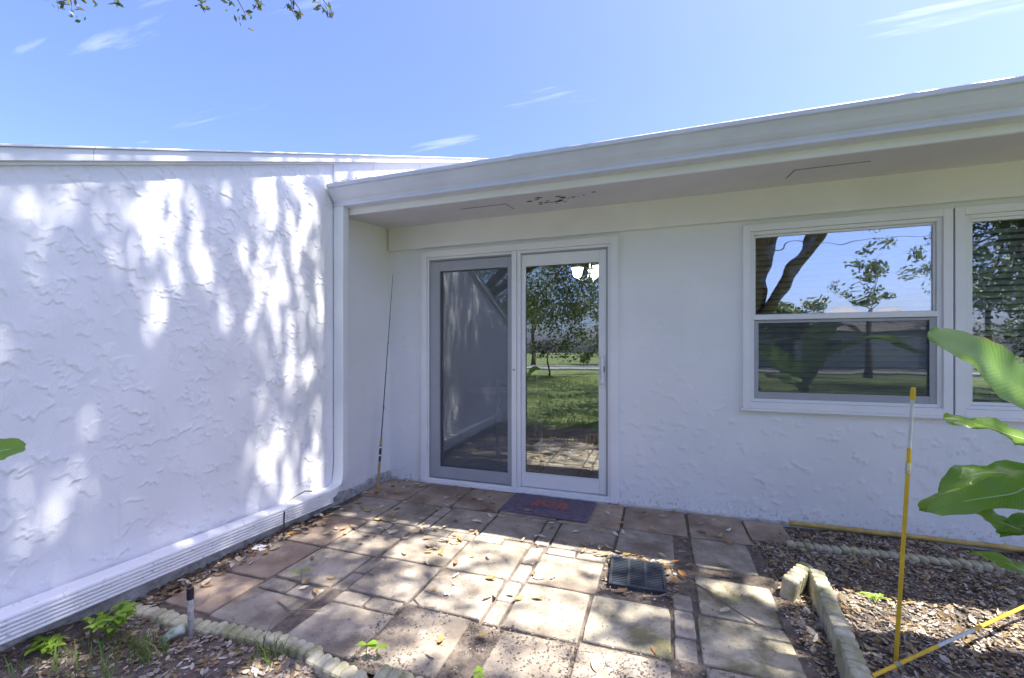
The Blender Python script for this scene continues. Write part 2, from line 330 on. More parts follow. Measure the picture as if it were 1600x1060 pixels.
for k, (ya, yb) in enumerate(((-24.2, -24.05), (-29.15, -29.0))):
    o = MB().box(-80, 80, ya, yb, -.2, .07).build('kerb', M['footing'], bevel=.02); tag(o, kind='structure')

# ------------------------------------------------------------------ patio with its pavers and bricks
patio = grid_mesh('patio', .0, 3.2, -2.26, .0, .03, lambda X, Y: -.015+.009*vnoise(X, Y, 8, .06)+.012*vnoise(X, Y, 9, .3))
patio = link('patio', patio, M['sand'], smooth=True); tag(patio, kind='structure')

def slab(w, d, h, seed, chip=.009):
    """one cast slab: worn, uneven outline, rounded arris, slightly dished top"""
    rng = random.Random(seed); P = []
    n = 7
    for (ax, ay, bx_, by_) in ((-1, -1, 1, -1), (1, -1, 1, 1), (1, 1, -1, 1), (-1, 1, -1, -1)):
        for k in range(n):
            t = k/n; x = (ax+(bx_-ax)*t)*w/2; y = (ay+(by_-ay)*t)*d/2
            c = chip*(1.0 if k == 0 else .35)*rng.random()
            P.append((x*(1-c/(w/2)), y*(1-c/(d/2))))
    m = len(P); b = MB()
    lv = [(-h, 0, 0), (-.007, 0, 0), (-.002, .0022, 0), (0, .007, 1)]
    vs = []
    for z, s, top in lv:
        for (x, y) in P: vs.append((x*(1-s/(w/2)), y*(1-s/(d/2)), z+(rng.uniform(-.0012, .0012) if top else 0)))
    vs.append((0, 0, -.001*rng.random()))
    fs = []
    for r in range(3):
        for j in range(m): a = r*m+j; c2 = r*m+(j+1) % m; fs.append((a, c2, c2+m, a+m))
    for j in range(m): fs.append((3*m+j, 3*m+(j+1) % m, 4*m))
    return b.add(vs, fs)

prng = random.Random(11)
def paver(name, x0, x1, y0, y1, m, dz=0):
    o = slab(x1-x0, y1-y0, .045, prng.random()).build(name, m, patio)
    o.location = ((x0+x1)/2, (y0+y1)/2, dz+prng.uniform(-.004, .002))
    o.rotation_euler = (R(prng.uniform(-.6, .6)), R(prng.uniform(-.6, .6)), R(prng.uniform(-.5, .5)))
    return o
c_, r_, g_ = M['concrete'], M['concrete_red'], M['concrete_moss']
for a in [(.05, .505, -.515, -.03, r_), (.515, .945, -.52, -.03, r_), (.955, 1.365, -.51, -.03, r_), (1.375, 1.84, -.515, -.03, r_), (1.85, 2.31, -.53, -.03, r_), (2.325, 2.775, -.49, -.03, r_), (2.79, 3.17, -.495, -.03, r_), (3.18, 3.44, -.40, -.06, r_),
          (.10, .505, -.965, -.535, c_), (.525, .885, -.95, -.55, c_), (1.0, 1.375, -.94, -.54, c_), (1.39, 1.78, -.935, -.53, c_), (1.9, 2.30, -.955, -.545, c_), (2.315, 2.675, -.955, -.505, c_), (2.785, 3.13, -.915, -.51, c_),
          (.12, .485, -1.43, -.985, r_), (.12, .485, -1.865, -1.45, r_), (.16, .49, -2.2, -1.885, r_),
          (.50, .905, -1.435, -1.165, c_), (.925, 1.36, -1.415, -1.055, c_), (1.375, 1.77, -1.42, -1.04, c_), (1.885, 2.265, -1.41, -1.06, c_), (2.775, 3.15, -1.405, -1.045, g_),
          (.50, .885, -1.815, -1.455, c_), (.985, 1.36, -1.80, -1.435, c_), (1.375, 1.765, -1.81, -1.435, c_), (1.88, 2.24, -1.815, -1.42, c_), (2.255, 2.635, -1.795, -1.42, g_), (2.755, 3.14, -1.77, -1.42, g_),
          (.50, .87, -2.21, -1.95, c_), (.975, 1.36, -2.23, -1.915, c_), (1.375, 1.74, -2.21, -1.825, c_), (1.90, 2.235, -2.2, -1.84, c_), (2.25, 2.63, -2.2, -1.815, c_), (2.76, 3.1, -2.2, -1.79, c_)]:
    paver('paver', *a)
for a in [(.895, .985, -.745, -.545), (.895, .985, -.955, -.752), (1.79, 1.888, -.735, -.545), (1.79, 1.888, -.945, -.742),
          (.515, .715, -1.06, -.965), (.515, .715, -1.158, -1.066), (.725, .905, -1.06, -.96), (.725, .905, -1.158, -1.066), (1.0, 1.185, -1.045, -.95), (1.195, 1.37, -1.045, -.95), (1.385, 1.58, -1.033, -.945), (1.59, 1.775, -1.033, -.945), (1.9, 2.08, -1.05, -.965), (2.09, 2.27, -1.05, -.965),
          (1.785, 1.87, -1.215, -1.0), (1.785, 1.87, -1.42, -1.225), (1.78, 1.865, -1.62, -1.43), (1.785, 1.865, -1.82, -1.63),
          (.893, .975, -1.63, -1.445), (.893, .975, -1.815, -1.638), (.50, .685, -1.935, -1.835), (.695, .87, -1.935, -1.835), (.98, 1.155, -1.905, -1.81), (1.165, 1.35, -1.905, -1.81),
          (2.65, 2.745, -1.41, -1.27), (2.65, 2.745, -1.62, -1.42), (2.645, 2.74, -1.78, -1.63), (2.69, 2.765, -.73, -.52)]:
    paver('brick', *a, M['brick'], -.002 if a[0] < 2.66 else -.012)

# ------------------------------------------------------------------ walls with trowelled stucco relief
def stucco(us, vs, n, seed, amp, ang, spread, lmin, lmax, dens=None):
    """relief (metres) on a grid: overlapping trowel skips with a sharp lower edge"""
    rng = np.random.RandomState(seed); H = np.zeros((len(vs), len(us)))
    U, V = np.meshgrid(us, vs)
    H += .0018*vnoise(U, V, seed, .30)+.0005*vnoise(U, V, seed+1, .06)
    for k in range(n):
        u0 = rng.uniform(us[0], us[-1]); v0 = rng.uniform(vs[0], vs[-1])
        if dens is not None and rng.rand() > dens(u0, v0): continue
        L = rng.uniform(lmin, lmax)*(1 if rng.rand() < .8 else 1.7); th = ang+rng.normal()*spread
        r = L*.75
        i0, i1 = np.searchsorted(us, [u0-r, u0+r]); j0, j1 = np.searchsorted(vs, [v0-r, v0+r])
        if i1-i0 < 2 or j1-j0 < 2: continue
        u = U[j0:j1, i0:i1]-u0; v = V[j0:j1, i0:i1]-v0
        s = u*math.cos(th)+v*math.sin(th); t = -u*math.sin(th)+v*math.cos(th)
        ph = rng.uniform(0, 6.3, 3)
        t = t+.10*L*np.sin(s/L*rng.uniform(4, 8)+ph[0])+.04*L*np.sin(s/L*rng.uniform(14, 26)+ph[1])+.010*np.sin(s*rng.uniform(130, 220)+ph[2])*rng.rand()
        w = np.clip(1-(np.abs(s)/(L*.5))**2.5, 0, 1)
        fade = rng.uniform(.010, .030) if rng.rand() < .7 else rng.uniform(.03, .08)
        h = np.where(t > 0, np.exp(-t/fade), np.clip(1+t/.004, 0, 1))*w*amp*rng.uniform(.45, 1.2)
        H[j0:j1, i0:i1] = np.maximum(H[j0:j1, i0:i1], h+H[j0:j1, i0:i1]*.3)
    return H

def wall_sheet(name, us, vs, H, place, holes=(), keep=None):
    U, V = np.meshgrid(us, vs); P = place(U, V, H); n = len(us)
    i = (np.arange(len(vs)-1)[:, None]*n+np.arange(n-1)[None])
    uc = (us[:-1]+us[1:])/2; vc = (vs[:-1]+vs[1:])/2; UC, VC = np.meshgrid(uc, vc)
    ok = np.ones_like(UC, bool)
    for a, b, c, d in holes: ok &= ~((UC > a) & (UC < b) & (VC > c) & (VC < d))
    if keep is not None: ok &= keep(UC, VC)
    i = i[ok].ravel()
    return np_mesh(name, P.reshape(-1, 3), np.stack([i, i+1, i+n+1, i+n], 1))

def ticks(a, b, step, extra=()):
    pts = sorted(set([a, b]+[e for e in extra if a < e < b])); out = [a]
    for p, q in zip(pts[:-1], pts[1:]):
        k = max(1, int(round((q-p)/step))); out += list(np.linspace(p, q, k+1)[1:])
    return np.array(out)

# neighbouring wing on the left: wall in the plane x=0, top following the roof rake
RK = lambda y: 2.085+.4105*(y+2.732)         # underside of rake trim
wing = empty('attached_wing', (0, -1, 0))
wing_label = 'white rough stucco wing on the left with sloping roof edge'
tag(wing, wing_label, 'building')
def wpart(name, mb, m, smooth=False, bevel=0):
    o = mb.build(name, m, wing, smooth, bevel); o.location = (0, 1, 0); return o
us = ticks(-4.2, -.70, .0052); vs = ticks(.0, 3.0, .0056)
H = stucco(us, vs, 2300, 4, .0050, R(-32), .55, .03, .16, lambda u, v: (.95 if v > 1.5 else .55)*(1 if u < -1.0 else .5))
U, V = np.meshgrid(us, vs); top = RK(us)[None, :]+.01
def place_left(U, V, H): return np.stack([np.where(U > -.80, H*.4, H), U, np.minimum(V, top+0*V)], -1)
me = wall_sheet('stucco_wall', us, vs, H, place_left, keep=lambda a, b: b < RK(a)+.012)
o = link('stucco_wall', me, M['stucco'], wing, smooth=True); o.location = (0, 1, 0)
# masonry core behind the plaster, smooth return inside the recess, footing
core = MB(); core.add([(-.004, -4.2, -.2), (-.004, 6, -.2), (-.004, 6, RK(6)), (-.004, -4.2, RK(-4.2)), (-.2, -4.2, -.2), (-.2, 6, -.2), (-.2, 6, RK(6)), (-.2, -4.2, RK(-4.2))],
                      [(0, 1, 2, 3), (4, 7, 6, 5), (0, 3, 7, 4), (1, 5, 6, 2), (3, 2, 6, 7), (0, 4, 5, 1)])
wpart('wall_core', core, M['wall'])
us2 = ticks(-.70, .02, .012); vs2 = ticks(.0, 2.56, .012)
H2 = stucco(us2, vs2, 60, 9, .002, R(-20), .5, .04, .10)*.5
me = wall_sheet('smooth_return_wall', us2, vs2, H2, lambda U, V, H: np.stack([H, U, V], -1)); o = link('smooth_return_wall', me, M['wall'], wing, smooth=True); o.location = (0, 1, 0)
ft = MB()
for k in range(46):
    y0 = -4.2+k*.0917; j0, j1 = [.016+.006*math.sin(k*1.7+e*1.7)+.004*math.sin(k*4.1+e*4.1) for e in (0, 1)]
    h0, h1 = [.062+.010*math.sin(k*.9+e*.9)+.006*math.sin(k*3.3+e*3.3) for e in (0, 1)]
    y1 = y0+.0917
    ft.add([(j0, y0, -.1), (j1, y1, -.1), (j1, y1, h1), (j0, y0, h0), (0, y0, h0+.012), (0, y1, h1+.012)], [(0, 1, 2, 3), (3, 2, 5, 4)])
wpart('footing', ft, M['footing'])
# rake trim: metal fascia in lengths, upper cap strip, flashing panels above the main roof
def rake(name, y0, y1, x0, x1, za, zb, m, bevel=.002):
    mb = MB(); f = lambda y: RK(y)
    vs_ = []
    for x in (x0, x1):
        vs_ += [(x, y0, f(y0)+za), (x, y1, f(y1)+za), (x, y1, f(y1)+zb), (x, y0, f(y0)+zb)]
    mb.add(vs_, [(0, 1, 2, 3), (4, 7, 6, 5), (0, 4, 5, 1), (1, 5, 6, 2), (2, 6, 7, 3), (3, 7, 4, 0)])
    return wpart(name, mb, m, bevel=bevel)
for a, b in ((-4.2, -2.4275), (-2.4265, -.5575), (-.5565, 1.5525), (1.555, 6.2)):
    rake('rake_fascia', a, b, .028, .05 if a != 1.555 else .053, -.022, .034, M['metal_white'])
    rake('drip_edge', a, b, .028, .064, .035, .045, M['metal_white'])
rake('rake_board', -4.2, -.7355, .002, .024, -.036, .03, M['trim'])
rake('rake_board', -.735, 6, .002, .020, -.030, .03, M['trim'])
for a, b in ((-.80, -.28), (-.275, .55), (.555, 1.6), (1.605, 3)):
    mb = MB(); z = 2.56
    mb.add([(.012, a, z), (.012, b, z), (.012, b, RK(b)-.03), (.012, a, RK(a)-.03), (-.002, a, z), (-.002, b, z), (-.002, b, RK(b)-.03), (-.002, a, RK(a)-.03)],
           [(0, 1, 2, 3), (4, 7, 6, 5), (0, 3, 7, 4), (1, 5, 6, 2), (3, 2, 6, 7), (0, 4, 5, 1)])
    wpart('flashing_panel', mb, M['metal_white'])
mb = MB(); f = RK
mb.add([(.045, -4.25, f(-4.25)+.0465), (.045, 6.2, f(6.2)+.0465), (-9, 6.2, f(6.2)+.0465), (-9, -4.25, f(-4.25)+.0465), (.045, -4.25, f(-4.25)+.036), (.045, 6.2, f(6.2)+.036), (-9, 6.2, f(6.2)+.036), (-9, -4.25, f(-4.25)+.036)],
       [(0, 1, 2, 3), (4, 7, 6, 5), (0, 4, 5, 1), (1, 5, 6, 2), (2, 6, 7, 3), (3, 7, 4, 0)])
wpart('roof', mb, M['roof'])
mb = MB().box(-9, -.2, -4.1, -3.9, -.2, 1.5); wpart('front_wall', mb, M['wall'])

# main house
house = empty('house', (2.5, 0, 0)); tag(house, 'white single storey house with sliding door, windows and long gutter', 'building')
def hp(name, mb, m, parent=None, smooth=False, bevel=0):
    o = mb.build(name, m, parent or house, smooth, bevel)
    o.location = (-2.5, 0, 0) if parent is None else (0, 0, 0)
    return o
DOOR = (.395, 2.242, -.05, 2.235); W1 = (3.205, 4.437, .86, 2.232); W2 = (4.475, 5.80, .86, 2.232)
us = ticks(.0, 7.0, .009, [DOOR[0], DOOR[1], W1[0], W1[1], W2[0], W2[1]]); vs = ticks(-.05, 2.54, .009, [DOOR[3], W1[2], W1[3]])
H = stucco(us, vs, 1500, 21, .0062, R(-12), .35, .04, .13, lambda u, v: (.9 if v < .9 and u > 2.2 else (.25 if u > 2.2 and v < 1.6 else .07)))
H = np.where(np.meshgrid(us, vs)[1] > 1.7, H*.3, H*.9)
me = wall_sheet('wall', us, vs, H, lambda U, V, H: np.stack([U, -H, V], -1), [DOOR, W1, W2])
o = link('wall', me, M['wall'], house, smooth=True); o.location = (-2.5, 0, 0)
core = MB()
for a in ((-.2, DOOR[0], -.2, 2.6), (DOOR[1], W1[0], -.2, 2.6), (W1[1], W2[0], -.2, 2.6), (W2[1], 7, -.2, 2.6)): core.box(a[0], a[1], .006, .14, a[2], a[3])
core.box(DOOR[0], DOOR[1], .006, .14, DOOR[3], 2.6); core.box(DOOR[0], DOOR[1], .006, .14, -.2, -.03)
for w in (W1, W2): core.box(w[0], w[1], .006, .14, w[3], 2.6); core.box(w[0], w[1], .006, .14, -.2, w[2])
hp('wall_core', core, M['wall'])
hp('frieze_board', MB().box(.012, 7, -.042, -.006, 2.283, 2.53), M['trim'], bevel=.004)
hp('wall_foot_trim', MB().box(2.262, 7, -.024, .0, -.05, .012), M['foot_trim'], bevel=.006)
hp('wall_foot_trim', MB().box(.02, .375, -.024, .0, -.05, .012), M['foot_trim'], bevel=.006)
sof = MB().add([(0.004, -.70, 2.44), (7, -.70, 2.44), (7, -.03, 2.508), (0.004, -.03, 2.508), (0.004, -.70, 2.46), (7, -.70, 2.46), (7, -.03, 2.528), (0.004, -.03, 2.528)],
               [(0, 3, 2, 1), (4, 5, 6, 7), (0, 1, 5, 4), (1, 2, 6, 5), (2, 3, 7, 6), (3, 0, 4, 7)])
sof = hp('soffit', sof, M['soffit'])
szf = lambda y: 2.44+(y+.70)*.068/.67
def soffit_plate(name, x0, x1, y0, y1, m, d=.003):
    mb = MB(); mb.add([(x0, y0, szf(y0)-d), (x1, y0, szf(y0)-d), (x1, y1, szf(y1)-d), (x0, y1, szf(y1)-d), (x0, y0, szf(y0)+.002), (x1, y0, szf(y0)+.002), (x1, y1, szf(y1)+.002), (x0, y1, szf(y1)+.002)],
                      [(0, 3, 2, 1), (4, 5, 6, 7), (0, 1, 5, 4), (1, 2, 6, 5), (2, 3, 7, 6), (3, 0, 4, 7)])
    return hp(name, mb, m, sof)
for x0 in (1.02, 3.42, 5.6):
    soffit_plate('vent_gap_shade', x0-.004, x0+.404, -.47, -.27, M['dark_gap'], .0015)  # flat plate, its black rim painted as the shaded gap round the cover
    soffit_plate('vent_cover', x0, x0+.40, -.466, -.274, M['soffit'], .005)
chips = MB(); cr = random.Random(3)
for k in range(26):
    x = 1.86+cr.gauss(0, .13); y = -.40+cr.gauss(0, .06); r = cr.uniform(.006, .022); n = 6; a0 = cr.random()*6
    chips.add([(x+r*cr.uniform(.5, 1.4)*math.cos(a0+2*math.pi*i/n)*1.6, y+r*cr.uniform(.4, 1)*math.sin(a0+2*math.pi*i/n), szf(y)-.0022) for i in range(n)], [tuple(range(n))[::-1]])
hp('peeling_patch', chips, M['chip'], sof)['kind'] = 'stuff'
hp('fascia_board', MB().box(.10, 7, -.722, -.70, 2.432, 2.512), M['trim'], bevel=.003)
hp('sub_fascia', MB().box(.004, 7, -.70, -.672, 2.462, 2.66), M['trim'])
GP = [(-.703, 2.655), (-.703, 2.482), (-.800, 2.482), (-.808, 2.486), (-.810, 2.502), (-.803, 2.508), (-.812, 2.524), (-.826, 2.536), (-.842, 2.556), (-.856, 2.580), (-.868, 2.598), (-.874, 2.606), (-.874, 2.612), (-.892, 2.616), (-.893, 2.640), (-.888, 2.647), (-.868, 2.648), (-.866, 2.640), (-.872, 2.634),
      (-.872, 2.616), (-.86, 2.606), (-.845, 2.588), (-.832, 2.566), (-.816, 2.546), (-.80, 2.53), (-.790, 2.51), (-.788, 2.492), (-.709, 2.492), (-.709, 2.655)]
gut = MB().extrude_x(GP, .022, 7); gut = hp('gutter', gut, M['gutter'])
cap = MB().extrude_x(GP[:15]+[(-.866, 2.645)], .016, .021); hp('end_cap', cap, M['gutter'], gut)
for xs_ in (3.05, 6.1): hp('gutter_seam', MB().extrude_x([(y-.0015, z-.001) for y, z in GP[1:15]]+[(-.868, 2.646)], xs_, xs_+.035), M['gutter'], gut)
roof = MB().add([(.03, -.83, 2.664), (7.2, -.83, 2.664), (7.2, 7, 4.3), (.03, 7, 4.3), (.03, -.83, 2.652), (7.2, -.83, 2.652), (7.2, 7, 4.15), (.03, 7, 4.15)],
                [(0, 1, 2, 3), (4, 7, 6, 5), (0, 4, 5, 1), (1, 5, 6, 2), (2, 6, 7, 3), (3, 7, 4, 0)])
hp('roof', roof, M['roof'])

# downspout, elbow and the long ribbed extension along the foot of the wing
def rrect(hw, hd, r, n=3, ribs=0):
    pts = []
    for cx, cy, a in ((hw-r, hd-r, 0), (-hw+r, hd-r, 90), (-hw+r, -hd+r, 180), (hw-r, -hd+r, 270)):
        for k in range(n+1): t = R(a+90*k/n); pts.append((cx+r*math.cos(t), cy+r*math.sin(t)))
    return pts
DX, DY = .056, -.765
sec = rrect(.048, .036, .008)
ds = MB(); ds.sweep([2.50, .30], lambda i: [(DX+a, DY+b, (2.50, .30)[i]) for a, b in sec])
ds = hp('downspout', ds, M['metal_white'])
hp('strap', MB().sweep([1.905, 1.93], lambda i: [(DX+a*1.05, DY+b*1.07, (1.905, 1.93)[i]) for a, b in sec]), M['metal_white'], ds)
hp('sleeve', MB().sweep([2.02, 2.48], lambda i: [(DX+a*1.03, DY+b*1.04, (2.02, 2.48)[i]) for a, b in sec]), M['metal_white'], ds)
el = MB(); ER = .17; path = []
for k in range(11):
    t = R(90*k/10); path.append((Vector((DX, DY-ER*(1-math.cos(t)), .30-ER*math.sin(t))), t))
el.sweep(path, lambda i: [path[i][0]+Vector((a*1.06, b*1.08*math.cos(path[i][1]), b*1.08*math.sin(path[i][1]))) for a, b in sec])
hp('elbow', el, M['metal_white'], ds, smooth=False)
# ribbed section: profile in (x, z), ribs on the outward face
prof = [(-.042, -.05), (.042, -.05)]
for k in range(5):
    z0 = -.046+k*.0165
    prof += [(.048, z0), (.049, z0+.005), (.047, z0+.0095), (.038, z0+.0115), (.038, z0+.0155)]
prof += [(.046, .040), (.043, .048), (.034, .054), (-.036, .060), (-.042, .054)]
ex = MB(); ys = [-.915, -1.5, -2.2, -3.05]; zc = [.112, .133, .153, .178]
ex.sweep(ys, lambda i: [(.062+a, ys[i], zc[i]+b*1.05) for a, b in prof])
hp('extension', ex, M['extension'], ds)
hp('strap', MB().tube([(.112, -1.395, .165), (.114, -1.40, .07), (.116, -1.41, .0), (.13, -1.43, -.01)], .005, 5), M['black_plastic'], ds)

# ---- sliding door
door = hp('sliding_door', MB().box(.378, .44, -.030, .04, .0, 2.252).box(2.196, 2.258, -.030, .04, .0, 2.252).box(.44, 2.196, -.030, .04, 2.188, 2.252), M['trim'], bevel=.003)
def dp(name, mb, m, bevel=.002): return hp(name, mb, m, door, bevel=bevel)
def ring(x0, x1, z0, z1, wl, wr, wt, wb, y0, y1):
    return MB().box(x0, x0+wl, y0, y1, z0, z1).box(x1-wr, x1, y0, y1, z0, z1).box(x0+wl, x1-wr, y0, y1, z1-wt, z1).box(x0+wl, x1-wr, y0, y1, z0, z0+wb)
dp('jamb_track', ring(.441, 2.195, .028, 2.187, .022, .022, .022, .0, -.016, .05), M['vinyl'])
dp('jamb_stop', ring(.464, 2.172, .028, 2.164, .010, .014, .012, .0, -.004, .05), M['grey_frame'])
dp('threshold', MB().box(.44, 2.196, -.045, .06, .0, .022).box(.44, 2.196, -.022, .055, .022, .048), M['vinyl'], .004)
dp('sill_gap', MB().box(1.42, 2.196, -.052, -.046, -.01, .012), M['footing'], .001)
dp('screen_panel', ring(.482, 1.312, .060, 2.138, .098, .036, .090, .105, -.020, .004), M['grey_frame'], .003)
dp('screen_mesh', MB().box(.578, 1.278, -.006, -.005, .163, 2.05), M['screen'], 0)
dp('fixed_panel', ring(.475, 1.36, .05, 2.15, .09, .07, .08, .10, .012, .040), M['vinyl'], .003)
dp('pane', MB().box(.563, 1.292, .022, .027, .148, 2.072), M['glass_door'], 0)
dp('meeting_stile', MB().box(1.316, 1.362, -.030, .012, .03, 2.186).box(1.364, 1.398, -.016, .03, .05, 2.17), M['vinyl'], .003)
dp('sliding_panel', ring(1.400, 2.158, .055, 2.150, .034, .056, .100, .125, .004, .038), M['vinyl'], .004)
dp('glazing_bead', ring(1.433, 2.103, .179, 2.051, .008, .008, .008, .008, -.001, .006), M['vinyl'], .001)
dp('pane', MB().box(1.436, 2.10, .016, .021, .182, 2.048), M['glass_door'], 0)
hd = MB(); hd.tube([(2.128, .004, 1.235), (2.128, -.030, 1.215), (2.130, -.036, 1.12), (2.128, -.030, 1.01), (2.128, .004, .99)], .011, 8)
dp('handle', hd, M['vinyl'], 0)
dp('handle_plate', MB().box(2.108, 2.150, -.006, .004, .97, 1.255), M['vinyl'], .004)
dp('latch', MB().box(2.136, 2.146, -.013, -.006, 1.10, 1.15), M['black_plastic'], .001)
dp('lock_hole', MB().tube([(1.339, -.0315, 1.11), (1.339, -.028, 1.11)], .008, 8), M['black_plastic'], 0)

# ---- windows
slat_me = None
def window(x0, x1, z0, z1, hung, x1v):
    global slat_me
    w = hp('window', ring(x0-.014, x1+.014, z0-.014, z1+.014, .052, .052, .052, .050, -.026, .03), M['trim'], bevel=.003)
    def p(name, mb, m, bevel=.002): return hp(name, mb, m, w, bevel=bevel)
    a, b, c, d = x0+.040, x1-.040, z0+.038, z1-.040
    p('frame', ring(a-.001, b+.001, c-.001, d+.001, .026, .026, .026, .024, -.010, .05), M['vinyl'])
    if hung:
        mz = 1.535
        p('sash_upper', ring(a+.026, b-.026, mz-.018, d-.026, .012, .012, .016, .045, .008, .036), M['vinyl'])
        p('pane', MB().box(a+.036, b-.036, .020, .025, mz+.022, d-.040), M['glass_up'], 0)
        p('sash_lower', ring(a+.026, b-.026, c+.024, mz-.02, .030, .036, .020, .050, -.002, .006), M['grey_frame'])
        p('screen', MB().box(a+.05, b-.05, .002, .003, c+.06, mz-.03), M['screen_win'], 0)
        p('pane', MB().box(a+.03, b-.03, .016, .020, c+.03, mz-.02), M['glass_low'], 0)
        p('meeting_rail', MB().box(a+.02, b-.02, -.014, .006, mz-.016, mz+.022), M['vinyl'], .003)
    else:
        p('sash', ring(a+.026, b-.026, c+.024, d-.026, .022, .022, .020, .022, .0, .034), M['vinyl'])
        p('pane', MB().box(a+.045, b-.045, .014, .019, c+.044, d-.044), M['glass_low'], 0)
    p('sill', MB().box(x0-.03, x1+.03, -.036, -.001, z0-.034, z0-.0145), M['trim'], .004)
    n = int((d-c-.05)/.043)
    for k in range(n):
        if slat_me is None or (hung is False and k == 0):
            mb = MB().sweep([0, 1], lambda i: [((0, b-a-.06)[i], y, .003*math.cos(y*60)) for y in (-.024, -.012, 0, .012, .024)]+[((0, b-a-.06)[i], y, .003*math.cos(y*60)-.003) for y in (.024, .012, 0, -.012, -.024)])
            slat_me = bpy.data.meshes.new('slat'); slat_me.from_pydata(mb.v, [], mb.f); slat_me.update(); slat_me.materials.append(M['slat'])
        s = bpy.data.objects.new('slat', slat_me); COL.objects.link(s); s.parent = w
        s.location = (a+.03, .066, c+.03+k*.043); s.rotation_euler = (R(40), 0, 0)
    return w
w1 = window(*W1[:2], W1[2], W1[3], True, 0); w1['label'] = 'double hung window with tall upper pane'
w2 = window(*W2[:2], W2[2], W2[3], False, 0); w2['label'] = 'fixed window at the right edge'
hp('mullion_seam', MB().box(4.453, 4.459, -.012, .02, .85, 2.24), M['dark_gap'])  # solid strip coloured as the dark gap between the two window frames

# ---- room behind the glass
rm = MB(); X0, X1, Y0, Y1, Z0, Z1 = -.0, 6.9, .14, 4.6, 0, 2.52
rm.box(X0-.1, X0, Y0, Y1, Z0, Z1).box(X1, X1+.1, Y0, Y1, Z0, Z1).box(X0-.1, X1+.1, Y1, Y1+.1, Z0, Z1)
hp('room_wall', rm, M['room_wall'])
hp('room_floor', MB().box(X0-.1, X1+.1, .06, Y1+.1, -.06, -.002), M['room_floor'])
hp('room_ceiling', MB().box(X0-.1, X1+.1, Y0, Y1+.1, Z1+.004, Z1+.06), M['room_wall'])
hp('room_partition', MB().box(2.7, 2.8, 2.0, Y1-.004, .004, 2.515), M['room_wall'])

# ------------------------------------------------------------------ things in the room
ch = empty('chandelier', (1.80, 1.45, 2.51)); tag(ch, 'lit three shade chandelier seen through the sliding door', 'chandelier')
def cp(name, mb, m, smooth=True): return mb.build(name, m, ch, smooth)
cp('stem', MB().tube([(0, 0, 0), (0, 0, -.30)], .010, 8), M['steel']); cp('canopy', MB().tube([(0, 0, 0), (0, 0, -.02), (0, 0, -.03)], [.06, .055, .02], 12), M['steel'])
cp('hub', MB().tube([(0, 0, -.40), (0, 0, -.37), (0, 0, -.33), (0, 0, -.29)], [.012, .035, .035, .012], 12), M['steel'])
for k in range(3):
    a = R(200+k*120); dx, dy = math.cos(a), math.sin(a)
    arm = [(dx*r, dy*r, z) for r, z in ((.02, -.35), (.07, -.39), (.12, -.39), (.15, -.36))]
    cp('arm', MB().tube(arm, .007, 6), M['steel'])
    pr = [(.026, 0), (.045, .015), (.055, .045), (.057, .075), (.066, .10), (.074, .112)]
    sh = MB(); sh.sweep(pr, lambda i: [(dx*.15+pr[i][0]*math.cos(2*math.pi*j/16), dy*.15+pr[i][0]*math.sin(2*math.pi*j/16), -.355+pr[i][1]) for j in range(16)], True, True)
    cp('lamp_shade', sh, M['lamp'])
cab = empty('kitchen_cabinet', (2.05, 4.3, 1.4)); tag(cab, 'maple wall cabinet inside, seen through the sliding door', 'cabinet')
MB().box(-.75, .45, -.05, .28, 0, .9).build('carcass', M['wood'], cab, bevel=.004)
for k in range(3): MB().box(-.74+k*.4, -.36+k*.4, -.072, -.052, .02, .88).build('cabinet_door', M['wood'], cab, bevel=.006)
fr = empty('refrigerator', (.9, 4.1, 0)); tag(fr, 'dark refrigerator at the back of the room', 'refrigerator')
MB().box(-.4, .4, -.2, .45, 0, 1.75).build('body', M['black_plastic'], fr, bevel=.02); MB().box(-.39, .39, -.26, -.205, .05, 1.15).build('refrigerator_door', M['black_plastic'], fr, bevel=.015)
MB().box(-.39, .39, -.26, -.205, 1.17, 1.73).build('freezer_door', M['black_plastic'], fr, bevel=.015)
tb = empty('dining_table', (.62, 1.75, 0)); tag(tb, 'white dining table in the room behind the door', 'table')
MB().tube([(0, 0, .71), (0, 0, .745)], .52, 28).build('tabletop', M['vinyl'], tb, bevel=.006); MB().tube([(0, 0, .08), (0, 0, .2), (0, 0, .71)], [.10, .05, .05], 12).build('pedestal', M['vinyl'], tb)
MB().tube([(0, 0, 0), (0, 0, .04), (0, 0, .08)], [.28, .26, .10], 16).build('base', M['vinyl'], tb)
for k, (x, y, rz, lb) in enumerate(((1.02, 1.12, R(150), 'white slatted chair in front of the dining table'), (.62, 2.6, R(10), 'white slatted chair behind the dining table'))):
    c = empty('dining_chair', (x, y, 0)); c.rotation_euler = (0, 0, rz); tag(c, lb, 'chair', 'chairs at the dining table')
    MB().box(-.21, .21, -.21, .21, .43, .465).build('seat', M['vinyl'], c, bevel=.008)
    for sx in (-.18, .18):
        MB().box(sx-.018, sx+.018, -.20, -.165, 0, .43).build('leg', M['vinyl'], c); MB().box(sx-.018, sx+.018, .165, .20, 0, .43).build('leg', M['vinyl'], c)
        MB().box(sx-.016, sx+.016, .17, .195, .465, .95).build('back_post', M['vinyl'], c)
    for z in (.60, .73, .88): MB().box(-.163, .163, .174, .19, z, z+.06).build('back_slat', M['vinyl'], c, bevel=.004)

